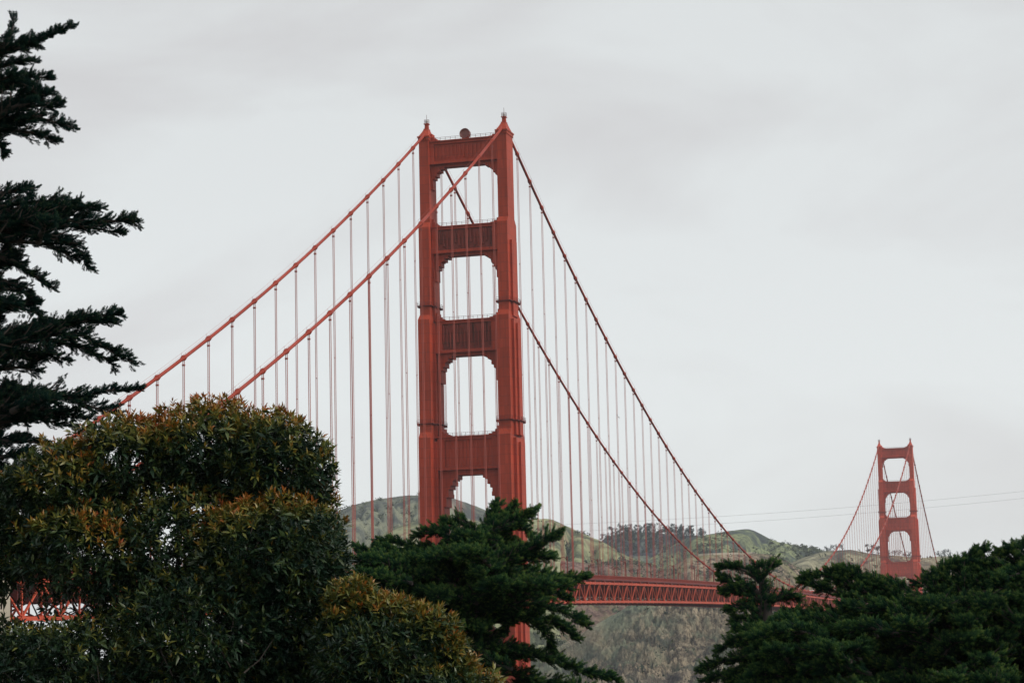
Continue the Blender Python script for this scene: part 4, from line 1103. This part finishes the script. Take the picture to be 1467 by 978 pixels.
# ---- broadleaf shrubs with reddish new leaves
def leaf_proto():
    # base, left, mid, right, tip ; folded along the midrib and curved down
    V = np.array([(0, 0, 0), (0.42, 0.155, 0.035), (0.45, 0, 0), (0.42, -0.155, 0.035), (1.0, 0, -0.16)])
    F = np.array([(0, 2, 1), (1, 2, 4), (0, 3, 2), (3, 4, 2)]); return V, F
LV, LF = leaf_proto()
def shrub(label, D, lobes, trunk_u, nshoot, holes=(), seed=1, red=1.0, leaf=0.115, via={}, reds={}, cap=1.0):
    r = np.random.default_rng(seed); pxm = FPX/D
    base = at(trunk_u, 960, D); gz = float(ground_z(base[0], base[1])); o3 = np.array([base[0], base[1], gz])
    root = empty('broadleaf_shrub', tuple(o3)); tag(root, label, 'shrub')
    C = np.array([at(l[0], l[1], D+l[2]) for l in lobes]); RX = np.array([l[3] for l in lobes])/pxm; RZ = np.array([l[4] for l in lobes])/pxm
    area = RX*RZ; P = []; Nn = []; Lb = []; Rr = []
    for k in range(len(lobes)):
        n = int(nshoot*area[k]/area.sum()*(lobes[k][5] if len(lobes[k]) > 5 else 1.0))
        d_ = r.normal(size=(n, 3)); d_ /= np.linalg.norm(d_, axis=1)[:, None]
        rad = 1-0.55*r.random(n)**1.5
        lump = 1+0.10*fbm(d_[:, 0]*3+k*9, d_[:, 2]*3+d_[:, 1]*2, 3, seed)
        rad = rad*lump*np.where(r.random(n) < 0.025, r.uniform(1.03, 1.17, n), 1.0)
        p = C[k]+d_*rad[:, None]*np.array([RX[k], RX[k]*0.95, RZ[k]])
        P.append(p); Nn.append(d_); Lb.append(np.full(n, k)); Rr.append(rad)
    P = np.concatenate(P); Nn = np.concatenate(Nn); Lb = np.concatenate(Lb); Rr = np.concatenate(Rr)
    # drop shoots buried deep in another lobe
    keep = np.ones(len(P), bool)
    for k in range(len(lobes)):
        q = (P-C[k])/np.array([RX[k], RX[k]*0.95, RZ[k]]); qq = np.linalg.norm(q, axis=1)
        keep &= ~((qq < 0.62) & (Lb != k))
    # openings that run right through the crown
    d3 = P-CAM; zz = d3@FWD; pu = 733.5+FPX*(d3@RGT)/zz; pv = 489-FPX*(d3@UPV)/zz
    for (hu, hv, hr_, pr) in holes:
        dist = np.hypot(pu-hu, pv-hv)/hr_
        keep &= ~((dist < 1+0.4*(r.random(len(P))-0.5)) & (r.random(len(P)) < pr))
    P, Nn, Lb, Rr = P[keep], Nn[keep], Lb[keep], Rr[keep]
    n = len(P)
    # shoot axis: outwards and upwards
    ax = Nn*0.8+np.array([0, 0, 0.75])+r.normal(size=(n, 3))*0.35; ax /= np.linalg.norm(ax, axis=1)[:, None]
    patch = fbm(P[:, 0]*0.9+3, P[:, 2]*1.1+P[:, 1]*0.7, 3, seed+2)
    newg = np.clip((Nn[:, 2]*0.9+0.05)*1.0 + patch*1.1 - 0.05 + (Rr-0.86)*2.2, -0.4, 1.0)*red
    rk = np.array([reds.get(k, 1.0) for k in range(len(lobes))])[Lb]; newg = newg - (1-rk)*0.9
    newg = np.minimum(newg, cap)
    K = 9
    a1 = np.cross(ax, [0.3, 0.9, 0.2]); a1 /= np.linalg.norm(a1, axis=1)[:, None]; a2 = np.cross(ax, a1)
    Vs = []; Ts = []; shs = r.uniform(0.75, 1.3, n); shtint = r.normal(size=n)*0.09
    for k in range(K):
        f = k/(K-1.0)                       # 0 old, outer .. 1 young, centre
        th = k*2.4+r.random(n)*0.9
        open_ = 1.25-0.95*f+r.normal(size=n)*0.14    # angle from the shoot axis
        dr = ax*np.cos(open_)[:, None]+(a1*np.cos(th)[:, None]+a2*np.sin(th)[:, None])*np.sin(open_)[:, None]
        dr[:, 2] -= 0.18*(1-f); dr /= np.linalg.norm(dr, axis=1)[:, None]
        Rm = rot_from_dirs(dr, r.normal(size=(n, 3))*0.45)
        sz = leaf*(1.15-0.45*f)*r.uniform(0.65, 1.3, n)*shs
        pos = P+ax*(0.07*(f-0.5))[..., None] if False else P+ax*(0.08*(f-0.5))
        Vs.append(np.einsum('nij,vj->nvi', Rm, LV)*sz[:, None, None]+pos[:, None, :])
        tint = 0.16+0.14*r.random(n)+shtint*(0.5+f)+np.clip(newg-0.05, 0, 1)*(0.35+0.65*f)*0.72+0.14*(r.random(n) < 0.08)
        Ts.append(np.repeat(np.clip(tint, 0.02, 0.98)[:, None], 5, 1))
    V = np.concatenate(Vs).reshape(-1, 3)-o3; T = np.concatenate(Ts).ravel()
    F = (LF[None]+(np.arange(n*K)*5)[:, None, None]).reshape(-1, 3)
    mesh_np('crown', V, F, M_LEAF, root, attrs={'tint': T})
    # trunk, limbs to the lobes and twigs to some shoots
    wd = MB(); fork = np.array([base[0], base[1], gz+1.2])-o3
    wd.tube([(0, 0, -0.3), (0.05, 0, 0.6), tuple(fork)], [0.16, 0.13, 0.11], 8)
    for k in range(len(lobes)):
        c = C[k]-o3; fk = C[via[k]]-o3 if k in via else fork; midp = (fk+c)/2+np.array([0, 0, -0.15])
        wd.tube([tuple(fk), tuple(midp), tuple(c), tuple(c+np.array([0, 0, RZ[k]*0.5]))], [0.06, 0.045, 0.03, 0.01], 6)
    for i in r.choice(n, min(n, 700), replace=False):
        c = C[Lb[i]]; p = P[i]; a = p-ax[i]*0.45+r.normal(size=3)*0.12-np.array([0, 0, 0.12]); b = (a+p)/2+r.normal(size=3)*0.03
        wd.tube([tuple(a-o3), tuple(b-o3), tuple(p-o3)], [0.012, 0.008, 0.004], 4)
    wd.build('trunk', M_BARK, root, True)
    return root
big = [(300, 648, 0.4, 108, 76), (392, 675, 0.0, 88, 84), (185, 668, 0.3, 100, 72), (95, 712, 0.0, 85, 82), (20, 740, 0.3, 70, 70),
       (385, 800, -0.7, 112, 90), (415, 760, 0.2, 78, 85), (255, 790, -0.2, 115, 95, 0.8), (130, 800, -0.3, 110, 85, 0.8), (15, 800, 0.0, 65, 62, 0.8),
       (420, 900, -0.9, 92, 110), (290, 920, -1.0, 130, 100), (130, 960, -0.9, 130, 80, 0.9), (10, 960, -0.6, 90, 70, 0.8), (440, 1000, -0.6, 110, 110), (200, 1030, -0.6, 200, 90)]
holes = [(75, 860, 38, 0.72), (35, 852, 22, 0.85), (112, 874, 20, 0.8), (4, 856, 12, 0.7), (195, 665, 14, 0.7), (240, 700, 16, 0.65), (165, 650, 10, 0.7), (235, 770, 12, 0.7), (185, 740, 16, 0.6),
         (285, 730, 12, 0.7), (255, 800, 9, 0.9), (215, 795, 10, 0.9), (180, 790, 10, 0.8), (150, 700, 14, 0.55), (210, 720, 18, 0.5), (320, 690, 8, 0.8), (60, 690, 10, 0.6)]
shrub('large rounded shrub with orange-red new leaves filling the lower left', 28, big, 260, 33000, holes, 11, leaf=0.100, via={2: 0, 3: 2, 4: 3, 8: 7, 9: 8, 1: 6},
      reds={0: 1.0, 1: 0.8, 2: 1.0, 3: 0.95, 4: 1.0, 5: 0.85, 6: 0.9, 7: 0.6, 8: 0.95, 9: 0.8, 10: 0.2, 11: 0.1, 12: 0.2, 13: 0.3, 14: 0.1, 15: 0.1})
small = [(505, 868, 0.3, 42, 40), (545, 890, 0.2, 62, 42), (600, 912, 0.0, 58, 46), (635, 950, 0.0, 48, 44), (668, 1000, 0.0, 58, 46), (540, 950, -0.2, 85, 60), (600, 1010, -0.3, 100, 60), (505, 930, 0.2, 60, 75), (520, 880, 0.5, 40, 32)]
shrub('smaller sloping shrub with yellow and orange leaf tips beside the large rounded shrub', 26, small, 570, 9000, (), 23, red=1.1, leaf=0.095, cap=0.62, reds={0: 1.2, 1: 1.2, 2: 1.15, 3: 1.1, 4: 0.6, 5: 0.3, 6: 0.2})


# ---- trees far away on the headlands
def tree_blob(r, h, spread, n, kind=0):
    """ragged crown made of leaf clumps round limbs, base at origin; returns tri verts"""
    T = []
    nc = r.integers(5, 9)
    cs = []
    for k in range(nc):
        zc = h*r.uniform(0.18, 0.85) if kind == 0 else h*r.uniform(0.2, 0.95)
        rr_ = spread*(1.0 if kind == 0 else (1.05-zc/h))*r.uniform(0.1, 0.8); a = r.uniform(0, 6.28)
        cs.append((rr_*math.cos(a), rr_*math.sin(a), zc, spread*r.uniform(0.25, 0.5)))
    for i in range(n):
        c = cs[r.integers(0, nc)]; d_ = r.normal(size=3); d_ /= np.linalg.norm(d_)
        p = np.array(c[:3])+d_*c[3]*r.uniform(0.5, 1.05)*np.array([1, 1, 0.75]); s = r.uniform(0.5, 1.3)*h/16
        e = r.normal(size=(3, 3))*s*0.75
        T.append(p+e)
    return np.array(T).reshape(-1, 3), cs
def skyline_at(Rx, u):
    us, P = Rx; i = int(np.argmin(np.abs(us-u))); return P[i]
wr = np.random.default_rng(5)
Vs = []
for k in range(230):
    u = wr.uniform(862, 1012); P0 = skyline_at(R3, u); dirc = (P0[:2]-CAM[:2]); dirc /= np.linalg.norm(dirc)
    back_ = wr.uniform(-30, 20) if k < 70 else wr.uniform(0, 240)
    lat = 0 if u < 1012 else 0
    h = wr.uniform(9, 19)*(0.75 if u < 880 or u > 995 else 1.0)
    hr2 = P0[2]*(1-(max(back_, 0)/900)**1.2)-1
    V, _ = tree_blob(wr, h, h*0.38, 110, wr.integers(0, 2)); Vs.append(V+np.array([P0[0]-dirc[0]*back_, P0[1]-dirc[1]*back_, hr2]))
V = np.concatenate(Vs); tt = np.repeat(wr.uniform(0.1, 0.9, len(V)//3), 3)
o = mesh_np('distant_woods', V, np.arange(len(V)).reshape(-1, 3), M_FAR, attrs={'tint': tt})
tag(o, 'dark bluish wood along the far ridge behind the suspender ropes', 'woods', kind='stuff')

def far_tree(u, Rx, h, spread, label, kind=0, group=None, n=260):
    P0 = skyline_at(Rx, u); root = empty('distant_tree', (P0[0], P0[1], P0[2]-1.0)); tag(root, label, 'tree', group)
    V, cs = tree_blob(wr, h, spread, n, kind)
    mesh_np('crown', V, np.arange(len(V)).reshape(-1, 3), M_FAR, root, attrs={'tint': np.repeat(wr.uniform(0.1, 0.9, len(V)//3), 3)})
    m = MB(); m.tube([(0, 0, -2), (0.2, 0, h*0.4), (0, 0, h*0.8)], [0.6, 0.4, 0.2], 6)
    for c in cs: m.tube([(0.1, 0, h*0.35), (c[0]*0.6, c[1]*0.6, c[2]*0.8), c[:3]], [0.3, 0.2, 0.1], 4)
    m.build('trunk', M_BARK, root)
far_tree(877, R3, 15, 7, 'lone flat-topped tree at the left end of the wooded ridge')
far_tree(990, R3, 17, 5, 'lone upright dark tree right of the ridge wood, left one of a pair', 1)
far_tree(1004, R3, 15, 6.5, 'lone round-headed tree right of the ridge wood, right one of a pair')
gt = 'scattered trees on the hill behind the far tower'
for u, h, sp_ in ((1184, 9, 5), (1190, 12, 6), (1199, 12, 6), (1207, 10, 5)):
    far_tree(u, R5, h, sp_, 'small bare-looking tree on the far ridge left of the far tower', 0, 'ridge trees left of the far tower', 120)
for u, h, sp_ in ((1243, 13, 6), (1250, 14, 7), (1257, 13, 6)):
    far_tree(u, R5, h, sp_, 'dark tree on the ridge touching the left side of the far tower', 0, 'trees at the left side of the far tower', 220)
for u, h, sp_ in ((1274, 10, 6), (1281, 9, 6), (1288, 10, 6), (1296, 9, 6), (1302, 10, 5)):
    far_tree(u, R5, h, sp_, 'low tree seen through the lower opening of the far tower', 0, 'trees seen through the far tower', 140)
for u, h, sp_ in ((1346, 9, 6), (1353, 14, 7), (1361, 11, 6), (1372, 8, 6), (1380, 9, 6)):
    far_tree(u, R5, h, sp_, 'small tree on the ridge right of the far tower', 0, 'ridge trees right of the far tower', 150)

# ------------------------------------------------------------------ haze
hz = MB(); hz.box(-3600, 3600, -3500, 4800, -5.5, 330)
hm = bpy.data.materials.new('haze_air'); hm.use_nodes = True; hn = hm.node_tree.nodes; hn.clear()
ho = hn.new('ShaderNodeOutputMaterial'); pv = hn.new('ShaderNodeVolumePrincipled'); hm.node_tree.links.new(pv.outputs[0], ho.inputs['Volume'])
pv.inputs['Color'].default_value = (0.86, 0.93, 1.0, 1); pv.inputs['Density'].default_value = 0.00005; pv.inputs['Anisotropy'].default_value = 0.2
h_ = hz.build('haze', hm); tag(h_, kind='stuff')
